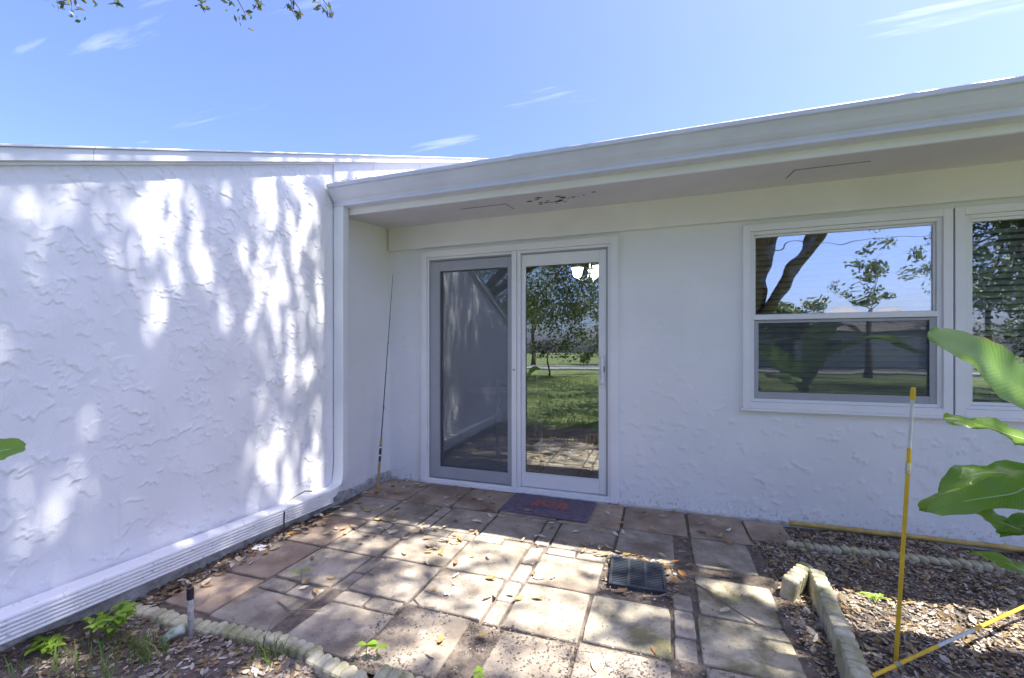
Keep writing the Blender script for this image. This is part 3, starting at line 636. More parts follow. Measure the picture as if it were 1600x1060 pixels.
# ------------------------------------------------------------------ patio objects
dm = slab(.71, .43, .010, 5, .004).build('doormat', M['mat']); dm.location = (1.725, -.283, .0145); dm.rotation_euler = (0, 0, R(-1.0))
tag(dm, 'purple doormat with faded red lettering in front of the sliding door', 'doormat')
def text_mesh(body, size, extr=.0006):
    cu = bpy.data.curves.new('lettering', 'FONT'); cu.body = body; cu.size = size; cu.align_x = 'CENTER'; cu.align_y = 'CENTER'; cu.extrude = extr; cu.offset = .004
    ob = bpy.data.objects.new('tmp', cu); COL.objects.link(ob); bpy.context.view_layer.update()
    me = bpy.data.meshes.new_from_object(ob.evaluated_get(bpy.context.evaluated_depsgraph_get())); bpy.data.objects.remove(ob); me.materials.clear()
    return me
t = link('lettering', text_mesh('JOB', .155), M['mat_print'], dm); t.location = (.02, .035, .0008); t.rotation_euler = (0, 0, R(-2)); t.scale = (1.12, .95, 1)
sw = MB(); sw.tube([(-.155, .045, .001), (-.135, .02, .001), (-.09, .01, .001), (-.06, .03, .001), (-.04, .075, .001), (0, .098, .001), (.05, .088, .001)], [.004, .010, .012, .010, .010, .010, .004], 6)
sw.v = [(x, y, min(max(z, 0), .0012)) for x, y, z in sw.v]; o = sw.build('printed_flourish', M['mat_print'], dm)
pr2 = MB(); q = random.Random(4)
for k in range(17):
    x = -.20+k*.025; pr2.box(x, x+q.uniform(.010, .017), -.085+q.uniform(-.006, .006), -.062+q.uniform(-.006, .006), 0, .001)
pr2.build('worn_print', M['mat_print2'], dm)

dg = empty('drain_grate', (2.465, -1.155, -.014)); dg.rotation_euler = (R(1.5), R(.5), R(3)); tag(dg, 'dark plastic drain grate with slotted top set in the patio', 'drain')
MB().box(-.152, -.136, -.15, .15, -.05, .034).box(.136, .152, -.15, .15, -.05, .034).box(-.136, .136, -.15, -.134, -.05, .034).box(-.136, .136, .134, .15, -.05, .034).build('frame', M['drain'], dg, bevel=.003)
for k in range(15): y = -.124+k*.0177; MB().box(-.135, .135, y-.0052, y+.0052, .010, .031).build('grate_bar', M['drain'], dg)
for x in (-.046, .046): MB().box(x-.007, x+.007, -.133, .133, .004, .0325).build('cross_bar', M['drain'], dg)
MB().box(-.136, .136, -.134, .134, -.05, -.03).build('sump', M['black_plastic'], dg)

# scalloped concrete edging, each piece a thing
def edging_mesh(L=.30, n=6, h=.125, th=.024, seed=0):
    rng = random.Random(seed); st = n*10; mb = MB()
    path = [i/st for i in range(st+1)]
    def ringf(i):
        s = path[i]; c = math.sqrt(abs(math.sin(math.pi*n*s))); w = th+.013*c; z = h-.012+.012*c; x = (s-.5)*L; j = rng.uniform(-.0012, .0012)
        return [(x, -w, -.08), (x, -w+j, z-.012), (x, -w*.88, z-.004), (x, -w*.45, z+j), (x, w*.45, z+j), (x, w*.88, z-.004), (x, w+j, z-.012), (x, w, -.08)]
    mb.sweep(path, ringf); me = bpy.data.meshes.new('garden_edging'); me.from_pydata(mb.v, [], mb.f); me.update(); me.materials.append(M['edging'])
    return me
EM = [edging_mesh(seed=k) for k in range(3)]
def edging(x, y, z, rz, label, group, tilt=(0, 0), s=1):
    o = bpy.data.objects.new('garden_edging', EM[random.randrange(3)]); COL.objects.link(o); o.location = (x, y, z); o.rotation_euler = (R(tilt[0]), R(tilt[1]), R(rz)); o.scale = (s, 1, 1)
    tag(o, label, 'edging', group)
gR = 'scalloped edging between patio and planting bed'
edging(3.285, -.985, -.030, 60, 'scalloped concrete edging piece set askew nearest the house', gR, (9, 3))
edging(3.372, -1.085, -.030, 84, 'leaning scalloped edging piece second from the house in bed border', gR, (5, -2), .95)
edging(3.340, -1.388, -.032, 84, 'scalloped edging piece in bed border beside the yellow stake', gR, (2, 1))
edging(3.300, -1.690, -.034, 82, 'scalloped bed edging piece at the lower edge of the photo', gR, (4, -1))
gB = 'sunken edging in the leaf bed by the wall'
for k in range(6):
    edging(3.54+k*.305, -.405+k*.014, -.108+.004*(k % 2), 2.5+random.uniform(-2, 2), ['flush edging piece at left end of the sunken row by the wall', 'second flush edging piece from the left by the wall', 'third flush edging piece from the left by the wall', 'fourth flush edging piece from the left by the wall', 'fifth flush edging piece by the wall under the banana leaf', 'last flush edging piece by the wall at right edge'][k], gB)
gL = 'edging between patio and front soil'
for k, (x, y, z, rz) in enumerate(((.16, -2.275, -.124, 6), (.46, -2.255, -.127, 3), (.765, -2.235, -.119, 3), (1.065, -2.245, -.112, -5), (1.345, -2.285, -.106, -9))):
    edging(x, y, z, rz, ['buried edging piece touching the stucco wing', 'buried edging piece behind the grey riser pipe', 'buried edging piece just right of the riser pipe', 'mossy edging piece in the middle of the front row', 'mossy edging piece at right end of the front row'][k], gL, (random.uniform(-6, 6), random.uniform(-2, 2)))
edging(1.735, -2.335, -.025, -4, 'pinkish scalloped edging piece at the bottom centre', gL, (12, 0))

# fishing rod leaning in the corner
rod = empty('fishing_rod', (.133, -.376, 0)); tag(rod, 'thin black fishing rod with cork grip leaning in the corner', 'fishing rod')
p0 = Vector((0, 0, .008)); p1 = Vector((.058-.133, -.028+.376, 2.05)); rp = lambda t: p0+(p1-p0)*t+Vector((0, 0, 0))
MB().tube([rp(.20), rp(.5), rp(.8), rp(1)], [.0055, .0042, .0028, .0014], 6).build('blank', M['black_plastic'], rod)
MB().tube([rp(0), rp(.01), rp(.06), rp(.12)], [.011, .014, .012, .011], 8).build('rear_grip', M['cork'], rod)
MB().tube([rp(.12), rp(.155), rp(.19)], [.011, .0125, .010], 8).build('reel_seat', M['black_plastic'], rod)
MB().tube([rp(.143), rp(.150)], .0145, 8).build('seat_ring', M['steel'], rod); MB().tube([rp(.178), rp(.186)], .0135, 8).build('seat_ring', M['steel'], rod)
MB().tube([rp(.19), rp(.225)], [.012, .009], 8).build('fore_grip', M['cork'], rod)
for t in (.36, .52, .66, .78, .88, .96):
    c = rp(t)+Vector((.008, -.006, 0)); r = .010*(1.1-t)+.003
    MB().tube([c+Vector((r*math.cos(a), 0, r*math.sin(a))) for a in [2*math.pi*k/9 for k in range(10)]], .0014, 4).build('line_guide', M['black_plastic'], rod)

# stakes and bamboo
st = empty('plant_stake', (3.497, -1.532, 0)); tag(st, 'tall yellow stake standing upright in the leaf bed', 'stake')
a, b = Vector((0, 0, -.05)), Vector((.072, .024, 1.14)); q = lambda t: a+(b-a)*t
MB().tube([q(0), q(.70)], .0078, 8).build('lower_shaft', M['yellow'], st); MB().tube([q(.70), q(.715), q(.74)], [.0098, .0105, .0095], 8).build('joint_sleeve', M['steel'], st)
MB().tube([q(.74), q(.79)], .0085, 8).build('middle_shaft', M['yellow'], st); MB().tube([q(.79), q(.955)], .0068, 8).build('upper_shaft', M['greywhite'], st)
MB().tube([q(.955), q(.99), q(1)], [.0095, .0095, .006], 8).build('tip', M['yellow'], st)
st2 = empty('plant_stake', (3.36, -1.69, .02)); tag(st2, 'yellow stake lying low across the leaf bed', 'stake')
a2, b2 = Vector((0, 0, .015)), Vector((1.55, 1.24, .10)); q2 = lambda t: a2+(b2-a2)*t
MB().tube([q2(0), q2(.07)], .007, 8).build('lower_shaft', M['yellow'], st2); MB().tube([q2(.07), q2(.085)], .009, 8).build('joint_sleeve', M['steel'], st2)
MB().tube([q2(.085), q2(.21)], .007, 8).build('middle_shaft', M['yellow'], st2); MB().tube([q2(.21), q2(.34)], .0066, 8).build('worn_shaft', M['greywhite'], st2); MB().tube([q2(.34), q2(1)], .007, 8).build('upper_shaft', M['yellow'], st2)
bb = MB(); pts, rad = [], []
for k in range(45):
    x = 3.49+k*.05; pts.append((x, -.075+.008*math.sin(x*2), .022)); rad.append(.017+(.0035 if k % 8 == 0 else 0))
bb = bb.tube(pts, rad, 10).build('bamboo_pole', M['bamboo'], smooth=True); tag(bb, 'long dry bamboo pole lying along the foot of the wall', 'pole')

# riser pipe and fitting
rz_ = empty('riser_pipe', (.547, -2.318, -.03)); tag(rz_, 'weathered grey riser pipe with black cap in the soil', 'pipe')
MB().tube([(0, 0, -.05), (-.003, 0, .10), (-.006, 0, .175)], .0125, 10).build('pipe', M['pipe'], rz_, smooth=True); MB().tube([(-.006, 0, .175), (-.007, 0, .225)], .0145, 10).build('cap', M['black_plastic'], rz_)
pf = MB().tube([(.47, -2.395, -.02), (.50, -2.36, .012), (.53, -2.335, .02)], [.018, .021, .020], 10).build('pipe_fitting', mat('algae_pvc', (.55, .58, .5), .6, .2, 14, stains=[((.10, .22, .04), 22, .45, .58, .9)]), smooth=True)
tag(pf, 'short green and white pipe fitting beside the riser pipe', 'pipe fitting')

# small litter
def scrap(x, y, w, d, rz, label, z=.004, m='paper'):
    rng = random.Random(x); mb = MB(); n = 5; vs_, fs = [], []
    for i in range(n):
        for j in range(n): vs_.append(((i/(n-1)-.5)*w*rng.uniform(.8, 1.1), (j/(n-1)-.5)*d*rng.uniform(.8, 1.1), z+.012*math.sin(i*1.3+rng.random())*rng.random()+.004))
    for i in range(n-1):
        for j in range(n-1): k = i*n+j; fs.append((k, k+n, k+n+1, k+1))
    o = mb.add(vs_, fs).build('paper_scrap', M[m]); o.location = (x, y, 0); o.rotation_euler = (0, 0, R(rz)); tag(o, label, 'scrap')
    s = o.modifiers.new('thick', 'SOLIDIFY'); s.thickness = .0015
scrap(.135, -1.60, .10, .07, 20, 'crumpled white plastic scrap at the foot of the wing wall')
scrap(1.53, -1.68, .035, .025, 40, 'small white paper scrap on the middle paver')
scrap(1.52, -1.58, .028, .012, 10, 'sliver of white paper above the small paper scrap')
scrap(2.02, -1.33, .05, .008, 70, 'thin white strip of paper left of the drain')
def twig(pts, r, label, name='twig'):
    o = MB().tube(pts, [r]+[r*.8]*(len(pts)-2)+[r*.4], 6).build(name, M['twig']); tag(o, label, 'twig', 'twigs on the patio')
twig([(2.74, -1.13, .012), (2.84, -1.22, .010), (2.93, -1.36, .016), (3.02, -1.43, .010), (3.10, -1.46, .008)], .0055, 'long curved twig on the mossy pavers right of the drain')
twig([(2.50, -1.37, .006), (2.58, -1.345, .008), (2.64, -1.29, .012)], .005, 'short pale twig just below the drain grate')
twig([(.74, -2.02, .006), (.86, -2.06, .008), (.97, -2.02, .008), (1.02, -2.0, .006)], .004, 'thin wavy twig on the sunny lower left paver')
twig([(1.38, -1.77, .005), (1.47, -1.83, .006), (1.53, -1.80, .007)], .003, 'thin twig on the joint below the paper scrap')
twig([(.52, -1.16, .006), (.60, -1.19, .008), (.72, -1.17, .006)], .003, 'thin twig on the shaded bricks near the corner')
twig([(1.40, -1.69, .005), (1.55, -1.71, .006)], .003, 'straight short twig beside the paper scrap')
twig([(.05, -1.08, .20), (.055, -1.15, .225), (.06, -1.25, .215), (.05, -1.33, .19)], .006, 'black curved stick lying on top of the downspout extension', 'stick')
twig([(3.6, -1.62, .02), (3.8, -1.60, .035), (4.0, -1.50, .03)], .006, 'grey twig lying in the leaf bed behind the stake')

# ------------------------------------------------------------------ leaves
def leaf_card_mesh(name, curl, fold, l=.055, w=.024):
    """dry leaf: two rows of quads folded on the midrib and curled along it"""
    vs_, fs = [], []; n = 5
    for i in range(n+1):
        t = i/n; ww = w*math.sin(math.pi*min(1, t*.92+.06))**.8*(1-.2*t); x = (t-.5)*l; z = curl*((t-.5)**2)*4*.5
        vs_ += [(x, -ww*.5, z+fold*ww), (x, 0, z), (x, ww*.5, z+fold*ww*.8)]
    for i in range(n):
        k = i*3; fs += [(k, k+3, k+4, k+1), (k+1, k+4, k+5, k+2)]
    me = bpy.data.meshes.new(name); me.from_pydata(vs_, [], fs); me.update(); return me
LC = [(.42, .30, .13), (.56, .48, .35), (.25, .16, .09), (.46, .24, .09), (.66, .61, .50), (.38, .30, .19)]
LMs = [mat('dry_leaf_%s' % n, c, .7, .25, 50, .2, 150, .3) for n, c in zip(('ochre', 'tan', 'brown', 'orange', 'pale', 'dun'), LC)]
LM = []
for mi, m in enumerate(LMs):
    for k in range(3):
        me = leaf_card_mesh('fallen_leaf', random.uniform(.004, .018), random.uniform(-.1, .6)); me.materials.append(m); LM.append(me)
lr = random.Random(77); spots = []
while len(spots) < 270:
    r = lr.random()
    if r < .34: x, y = lr.uniform(.1, 1.35), lr.uniform(-1.35, -.06)
    elif r < .50: x, y = lr.uniform(.06, .26)+.0, lr.uniform(-2.1, -.3)
    elif r < .66: x, y = lr.gauss(2.42, .15), lr.gauss(-.965, .045)
    elif r < .86: x, y = lr.uniform(1.2, 3.1), lr.uniform(-1.1, -.05)
    else: x, y = lr.uniform(.4, 3.1), lr.uniform(-2.15, -1.1)
    if 1.36 < x < 2.09 and -.5 < y < -.06 and lr.random() < .9: continue
    if abs(x-2.465) < .14 and abs(y+1.155) < .14: continue
    if x < .04 or y > -.04: continue
    spots.append((x, y))
for x, y in spots:
    o = bpy.data.objects.new('fallen_leaf', lr.choice(LM)); COL.objects.link(o)
    onmat = 1.36 < x < 2.09 and -.5 < y < -.06
    o.location = (x, y, .006 if not onmat else .02); o.rotation_euler = (R(lr.uniform(-14, 14)), R(lr.uniform(-12, 12)), lr.random()*6.28); s = lr.uniform(.7, 1.35); o.scale = (s, s*lr.uniform(.8, 1.3), s)
    tag(o, 'small dry oak leaf fallen on the patio pavers', 'leaf', 'dry leaves scattered over the patio')

def litter(name, label, n, area, hfun, seed, smin, smax, pal, tilt=.5, lift=.012, wr=.42, mask=0):
    rng = np.random.RandomState(seed); x0, x1, y0, y1 = area
    x = rng.uniform(x0, x1, n); y = rng.uniform(y0, y1, n); 
    if mask: kp = vnoise(x, y, seed+70, .13)+vnoise(x, y, seed+71, .4)*.8+.5 > rng.rand(n)*mask; x, y = x[kp], y[kp]; n = len(x)
    z = hfun(x, y)+rng.rand(n)*lift
    L = rng.uniform(smin, smax, n); W = L*rng.uniform(wr*.6, wr*1.3, n); a = rng.rand(n)*6.283
    tx, ty = rng.normal(0, tilt, n), rng.normal(0, tilt, n)
    A = np.stack([np.cos(a), np.sin(a), tx*.6], 1); B = np.stack([-np.sin(a), np.cos(a), ty*.6], 1); C = np.stack([x, y, z], 1)
    up = np.array([0, 0, 1.0])*(L*rng.uniform(.0, .22, n))[:, None]
    V = np.stack([C-A*L[:, None]*.5+up*.6, C-A*L[:, None]*.12-B*W[:, None]*.5+up*.4, C+A*L[:, None]*.22-B*W[:, None]*.42+up*.3, C+A*L[:, None]*.5+up, C+A*L[:, None]*.22+B*W[:, None]*.42+up*.5, C-A*L[:, None]*.12+B*W[:, None]*.5+up*.2], 1)
    i = np.arange(n)[:, None]*6; Q = np.concatenate([i+[0, 1, 5, 5], i+[1, 2, 4, 5], i+[2, 3, 4, 4]], 0)
    T = np.concatenate([i+[0, 1, 5], i+[1, 2, 5], i+[2, 4, 5], i+[2, 3, 4]], 0)
    pal = np.array(pal); col = pal[rng.randint(0, len(pal), n)]*rng.uniform(.6, 1.25, (n, 1))
    o = link(name, np_mesh(name, V.reshape(-1, 3), T, np.repeat(col, 6, 0)), M['litter']); tag(o, label, 'leaf litter', kind='stuff'); return o
PAL = [(.24, .165, .10), (.34, .25, .16), (.43, .35, .24), (.18, .125, .085), (.40, .35, .30), (.29, .20, .09), (.48, .43, .37)]
litter('leaf_litter', 'thick brown leaf litter over the planting bed', 8000, (3.16, 5.6, -2.1, -.06), lambda x, y: bed_h(x, y), 1, .016, .055, PAL)
litter('wood_chips', 'fine pale chips and leaf crumbs between the bed leaves', 30000, (3.16, 5.2, -1.9, -.10), lambda x, y: bed_h(x, y), 21, .006, .020, PAL+[(.42, .36, .30), (.48, .42, .37), (.44, .38, .34), (.5, .45, .4)], .35, .010, .5)
litter('leaf_litter', 'chips and dead leaves over the front soil', 5200, (.0, 3.1, -2.9, -2.28), lambda x, y: yard_h(x, y), 2, .010, .042, PAL+[(.36, .30, .27), (.3, .25, .22)], .35, .008)
litter('leaf_litter', 'brown leaf drift between wing footing and pavers', 1100, (.02, .17, -2.25, -1.2), lambda x, y: -.012+0*x, 3, .02, .055, PAL, .4, .02)
litter('wood_chips', 'fine chips and grit strewn over the near pavers', 9000, (1.30, 3.15, -2.26, -1.80), lambda x, y: .001+0*x, 4, .004, .015, [(.20, .16, .125), (.14, .11, .085), (.28, .23, .19), (.36, .31, .27)], .2, .003, .5, 1.3)
litter('wood_chips', 'crumbs of bark and grit scattered on the pavers', 1500, (.1, 3.15, -2.2, -.1), lambda x, y: .0015+0*x, 14, .003, .011, [(.16, .12, .09), (.10, .08, .06), (.30, .25, .2)], .2, .002, .6)
litter('leaf_litter', 'dead leaves caught on the roof edge above the downspout', 170, (.04, .55, -.86, -.70), lambda x, y: 2.652+.012*(x < .3), 6, .012, .04, [(.14, .10, .07), (.22, .16, .10), (.09, .07, .05)], .4, .012)
litter('leaf_litter', 'grit and leaves heaped round the drain grate', 420, (2.28, 2.68, -1.36, -.96), lambda x, y: -.012+0*x, 8, .008, .035, PAL, .4, .012)

# grass and weeds
def grass_blades(name, n, area, seed, hmin, hmax, w, pal, z=-.04, mask=None):
    rng = np.random.RandomState(seed); x0, x1, y0, y1 = area
    x = rng.uniform(x0, x1, n); y = rng.uniform(y0, y1, n)
    if mask is not None: k = mask(x, y, rng); x, y = x[k], y[k]; n = len(x)
    h = rng.uniform(hmin, hmax, n); a = rng.rand(n)*6.283; b = rng.rand(n)*6.283; le = rng.uniform(.2, .9, n)*h
    P = np.stack([x, y, np.full(n, z)], 1); D = np.stack([np.cos(a), np.sin(a), 0*a], 1)*w/2; T = np.stack([np.cos(b), np.sin(b), 0*a], 1)*le[:, None]
    U = np.stack([0*a, 0*a, h], 1)
    V = np.stack([P-D, P+D, P+D*.8+T*.3+U*.6, P-D*.8+T*.3+U*.6, P+T+U], 1); i = np.arange(n)[:, None]*5
    F = np.concatenate([i+[0, 1, 2], i+[0, 2, 3], i+[3, 2, 4]], 0); pal = np.array(pal); col = pal[rng.randint(0, len(pal), n)]*rng.uniform(.7, 1.3, (n, 1))
    return np_mesh(name, V.reshape(-1, 3), F, np.repeat(col, 5, 0))
GP_ = [(.12, .20, .04), (.15, .26, .05), (.19, .26, .07), (.25, .25, .11)]
o = link('grass', grass_blades('grass', 60000, (-9, 12, -17, -3.6), 1, .05, .13, .012, GP_, -.05, lambda x, y, r: vnoise(x, y, 31, 1.3)+.5 > r.rand(len(x))*.9), M['grass']); tag(o, 'green lawn grass behind the viewpoint', 'grass', kind='stuff')
for k, (x, y, n, r, lb) in enumerate(((.30, -2.52, 45, .14, 'grass tuft beneath the leafy weed by the wing'), (.50, -2.46, 60, .09, 'thin grass tuft left of the riser pipe'), (.52, -2.62, 30, .11, 'grass tuft at the lower left edge of the soil'), (1.02, -2.33, 60, .07, 'small grass tuft against the mossy edging'), (.22, -2.68, 35, .12, 'low grass patch in the bottom left corner'))):
    o = link('grass_tuft', grass_blades('grass_tuft', n, (x-r, x+r, y-r*.6, y+r*.6), 40+k, .04, .13, .006, GP_, -.03), M['grass']); tag(o, lb, 'grass', 'grass tufts on the front soil')

def small_leaf(mb, base, d, l, w, droop=.3):
    d = Vector(d).normalized(); s = d.cross(Vector((0, 0, 1))); s = s.normalized() if s.length > .01 else Vector((1, 0, 0)); vs_ = []; n = 5
    for i in range(n+1):
        t = i/n; p = Vector(base)+d*l*t+Vector((0, 0, -droop*l*t*t)); ww = w*math.sin(math.pi*min(1, t*.93+.05))
        vs_ += [p-s*ww/2+Vector((0, 0, ww*.2)), p, p+s*ww/2+Vector((0, 0, ww*.2))]
    mb.add(vs_, [f for i in range(n) for f in ((i*3, i*3+3, i*3+4, i*3+1), (i*3+1, i*3+4, i*3+5, i*3+2))])
def weed(x, y, stems, h, label, lw, seed, z=-.02):
    w = empty('weed', (x, y, z)); tag(w, label, 'weed'); rng = random.Random(seed)
    for k in range(stems):
        a = rng.random()*6.28; tip = Vector((math.cos(a)*h*.5*(stems > 1), math.sin(a)*h*.5*(stems > 1), h*rng.uniform(.7, 1)))
        MB().tube([(0, 0, 0), tip*.5+Vector((0, 0, h*.12)), tip], .0022, 5).build('stem', M['weed'], w)
        for j in range(4 if stems > 1 else 2):
            a2 = a+j*1.7+rng.random() if stems > 1 else rng.random()+j*3.1
            mb = MB(); small_leaf(mb, tip*(1-.16*(j//2)), (math.cos(a2), math.sin(a2), .35), lw*rng.uniform(.8, 1.2), lw*.55); mb.build('leaf', M['weed'], w, smooth=True)
weed(.235, -2.46, 15, .13, 'bright green leafy weed beside the downspout extension', .048, 1)
weed(.12, -2.62, 6, .07, 'low green weed in the bottom left corner', .045, 2)
weed(1.42, -2.20, 1, .085, 'two leaved green sprout by the edging', .055, 3); weed(1.47, -2.195, 1, .09, 'single green sprout right of the two leaved sprout', .055, 4)
weed(.66, -1.79, 1, .03, 'tiny green sprout in a joint of the left pavers', .05, 5, 0); weed(1.92, -2.17, 2, .035, 'small sprout between the near pavers', .03, 6, 0); weed(1.99, -2.25, 2, .05, 'green sprout at the bottom centre edge', .03, 8, 0)
weed(3.62, -1.05, 3, .05, 'little weed in the leaf bed behind the edging', .04, 9, 0)

# ------------------------------------------------------------------ broad leaved plants
def blade(mb, rib, pts, width, nrm, prof, wave=.02, tear=0, seed=0):
    """broad leaf blade along a curve; returns nothing, adds to mb (and rib to the midrib builder)"""
    rng = random.Random(seed); pts = [Vector(p) for p in pts]; n = 26; m = 6
    def cr(t):
        k = min(int(t*(len(pts)-1)), len(pts)-2); u = t*(len(pts)-1)-k
        p0, p1, p2, p3 = pts[max(k-1, 0)], pts[k], pts[k+1], pts[min(k+2, len(pts)-1)]
        return .5*((2*p1)+(-p0+p2)*u+(2*p0-5*p1+4*p2-p3)*u*u+(-p0+3*p1-3*p2+p3)*u**3)
    vs_ = []; ribs = []
    for i in range(n+1):
        t = i/n; p = cr(t); d = (cr(min(t+.01, 1))-cr(max(t-.01, 0))).normalized(); s = d.cross(Vector(nrm)).normalized(); u = s.cross(d).normalized()
        w = width*prof(t)*(1+.05*math.sin(t*31+seed)+.03*math.sin(t*77+2*seed)); ribs.append(p-u*.002)
        for j in range(-m, m+1):
            e = j/m
            vs_.append(p+s*w*e+u*(abs(e)**1.5*w*.13+wave*math.sin(t*17+seed+(2 if e > 0 else 0))*e*e+wave*.35*math.sin(t*47+e*4+seed)*abs(e)))
    mb.te = [(i/n, abs(j)/m, 0) for i in range(n+1) for j in range(-m, m+1)]
    k = 2*m+1; mb.add(vs_, [(i*k+j, (i+1)*k+j, (i+1)*k+j+1, i*k+j+1) for i in range(n) for j in range(2*m)])
    rib.tube(ribs, [.006*(1-.8*i/n) for i in range(n+1)], 6)
oval = lambda t: max(0.0, math.sin(math.pi*min(1, t*.97+.015))**.62*(1-.15*t))
bp_ = empty('banana_plant', (4.05, -1.62, 0)); tag(bp_, 'large banana plant with broad arching leaves at the right edge', 'plant')
base = Vector((4.05, -1.62, 0))
def put_te(o, te):
    a = o.data.color_attributes.new('Col', 'FLOAT_COLOR', 'POINT'); c = np.ones((len(te), 4), np.float32); c[:, :3] = te; a.data.foreach_set('color', c.ravel())
def bleaf(pts, width, nrm, seed, wave=.012, prof=oval):
    mb, rib = MB(), MB(); blade(mb, rib, [Vector(p)-base for p in pts], width, nrm, prof, wave, 0, seed)
    o = mb.build('leaf', M['banana_blade'], bp_, smooth=True); put_te(o, mb.te); rib.build('midrib', M['midrib'], o)
bleaf([(4.06, -1.60, .98), (4.0, -1.58, 1.06), (3.835, -1.602, 1.156), (3.692, -1.629, 1.281), (3.558, -1.633, 1.359)], .125, (.30, -.80, .52), 1, .008)
bleaf([(4.06, -1.60, .80), (4.02, -1.56, .90), (3.886, -1.499, 0.958), (3.771, -1.518, 0.999), (3.663, -1.512, 1.018)], .07, (.1, -.45, .9), 2)
bleaf([(4.05, -1.60, .50), (3.981, -1.509, 0.777), (3.859, -1.530, 0.741), (3.710, -1.560, 0.707), (3.593, -1.558, 0.650)], .068, (-.1, -.66, .75), 3, .014)
bleaf([(4.05, -1.60, .55), (4.187, -1.248, 0.693), (4.051, -1.274, 0.708), (3.885, -1.310, 0.665), (3.660, -1.344, 0.604)], .085, (.1, -.75, .65), 7, .018)
bleaf([(4.05, -1.60, .45), (4.004, -1.501, 0.559), (3.905, -1.514, 0.599), (3.835, -1.506, 0.624), (3.761, -1.500, 0.650)], .060, (.1, -.5, .85), 4, .014)
bleaf([(4.05, -1.60, .5), (4.03, -1.45, .74), (3.93, -1.40, .79), (3.80, -1.40, .77), (3.69, -1.44, .70)], .065, (.0, -.45, .9), 11, .02)
bleaf([(4.05, -1.60, .42), (4.02, -1.52, .60), (3.93, -1.50, .62), (3.83, -1.52, .58)], .055, (.2, -.6, .8), 12, .018)
bleaf([(4.05, -1.60, .35), (4.062, -1.439, 0.355), (3.938, -1.460, 0.424), (3.873, -1.441, 0.449), (3.788, -1.427, 0.459)], .035, (.1, -.6, .8), 5)
bleaf([(4.06, -1.62, .9), (4.2, -1.75, 1.4), (4.45, -1.95, 1.6), (4.75, -2.2, 1.5)], .12, (.3, .2, .9), 6)
bleaf([(4.06, -1.62, .9), (4.25, -1.5, 1.25), (4.6, -1.35, 1.4), (4.95, -1.25, 1.2)], .12, (.0, -.2, 1), 8)
MB().tube([(0, 0, -.06), (0, 0, .4), (.01, .02, 1.0)], [.055, .048, .03], 12).build('stem', M['banana'], bp_, smooth=True)
for (ea, eb) in (((0, 0, .30), Vector((4.059, -1.429, 0.399))-base), ((0, 0, .35), Vector((3.992, -1.505, 0.571))-base)):
    MB().tube([ea, eb], .010, 6).build('leaf_stalk', M['banana'], bp_)
lp = empty('canna_plant', (.50, -3.08, -.03)); tag(lp, 'plant with a broad green leaf poking in at the left edge', 'plant')
base2 = Vector((.50, -3.08, -.03))
mb, rib = MB(), MB(); blade(mb, rib, [Vector(p)-base2 for p in [(.50, -3.08, .80), (.60, -3.03, .95), (0.699, -2.974, 0.988), (0.762, -2.953, 0.990)]], .045, (.3, -.75, .6), oval, .004, 0, 3)
o = mb.build('leaf', M['banana_blade'], lp, smooth=True); put_te(o, mb.te); rib.build('midrib', M['midrib'], o)
mb, rib = MB(), MB(); blade(mb, rib, [(0, 0, .75), (-.1, -.1, 1.0), (-.15, -.25, 1.05)], .06, (0, 0, 1), oval, .004, 0, 4); o = mb.build('leaf', M['banana_blade'], lp, smooth=True); put_te(o, mb.te); rib.build('midrib', M['midrib'], o)
MB().tube([(0, 0, -.03), (0, 0, .5), (0, 0, .83)], [.014, .012, .008], 8).build('stem', M['banana'], lp)

# ------------------------------------------------------------------ trees
# no foliage grows where the photograph shows open sky over the roofs
def in_view(p, margin=1.22, vmax=.97):
    d = p-CAM; c, s = math.cos(YAW), math.sin(YAW); F = -s*d.x+c*d.y
    if F < .2: return False
    return abs((c*d.x+s*d.y)/F) < margin and (p.z-CAM.z)/F < vmax
def leaf_cloud(centres, n, rad, L, seed, pal, flat=.65, aspect=.5, org=None):
    rng = np.random.RandomState(seed); C = np.repeat(np.array(centres), n, 0); k = len(C)
    d = rng.normal(size=(k, 3)); d /= np.linalg.norm(d, axis=1)[:, None]; r = rng.rand(k, 1)**.45
    P = C+d*r*np.array([rad, rad, rad*flat])*np.repeat(rng.uniform(.6, 1.3, len(centres)), n)[:, None]
    if org is not None:
        P = P[~sunlit_gap(P+np.array(org), rng)]; k = len(P)
    a = rng.normal(size=(k, 3)); a /= np.linalg.norm(a, axis=1)[:, None]; b = np.cross(a, rng.normal(size=(k, 3))); b /= np.linalg.norm(b, axis=1)[:, None]+1e-9
    l = L*rng.uniform(.6, 1.3, (k, 1)); V = np.stack([P-a*l/2, P-b*l*aspect/2, P+a*l/2, P+b*l*aspect/2], 1)
    q = np.arange(k)[:, None]*4+np.array([[0, 1, 2, 3]]); pal = np.array(pal); col = pal[rng.randint(0, len(pal), k)]*rng.uniform(.7, 1.3, (k, 1))
    return V.reshape(-1, 3), q, np.repeat(col, 4, 0)
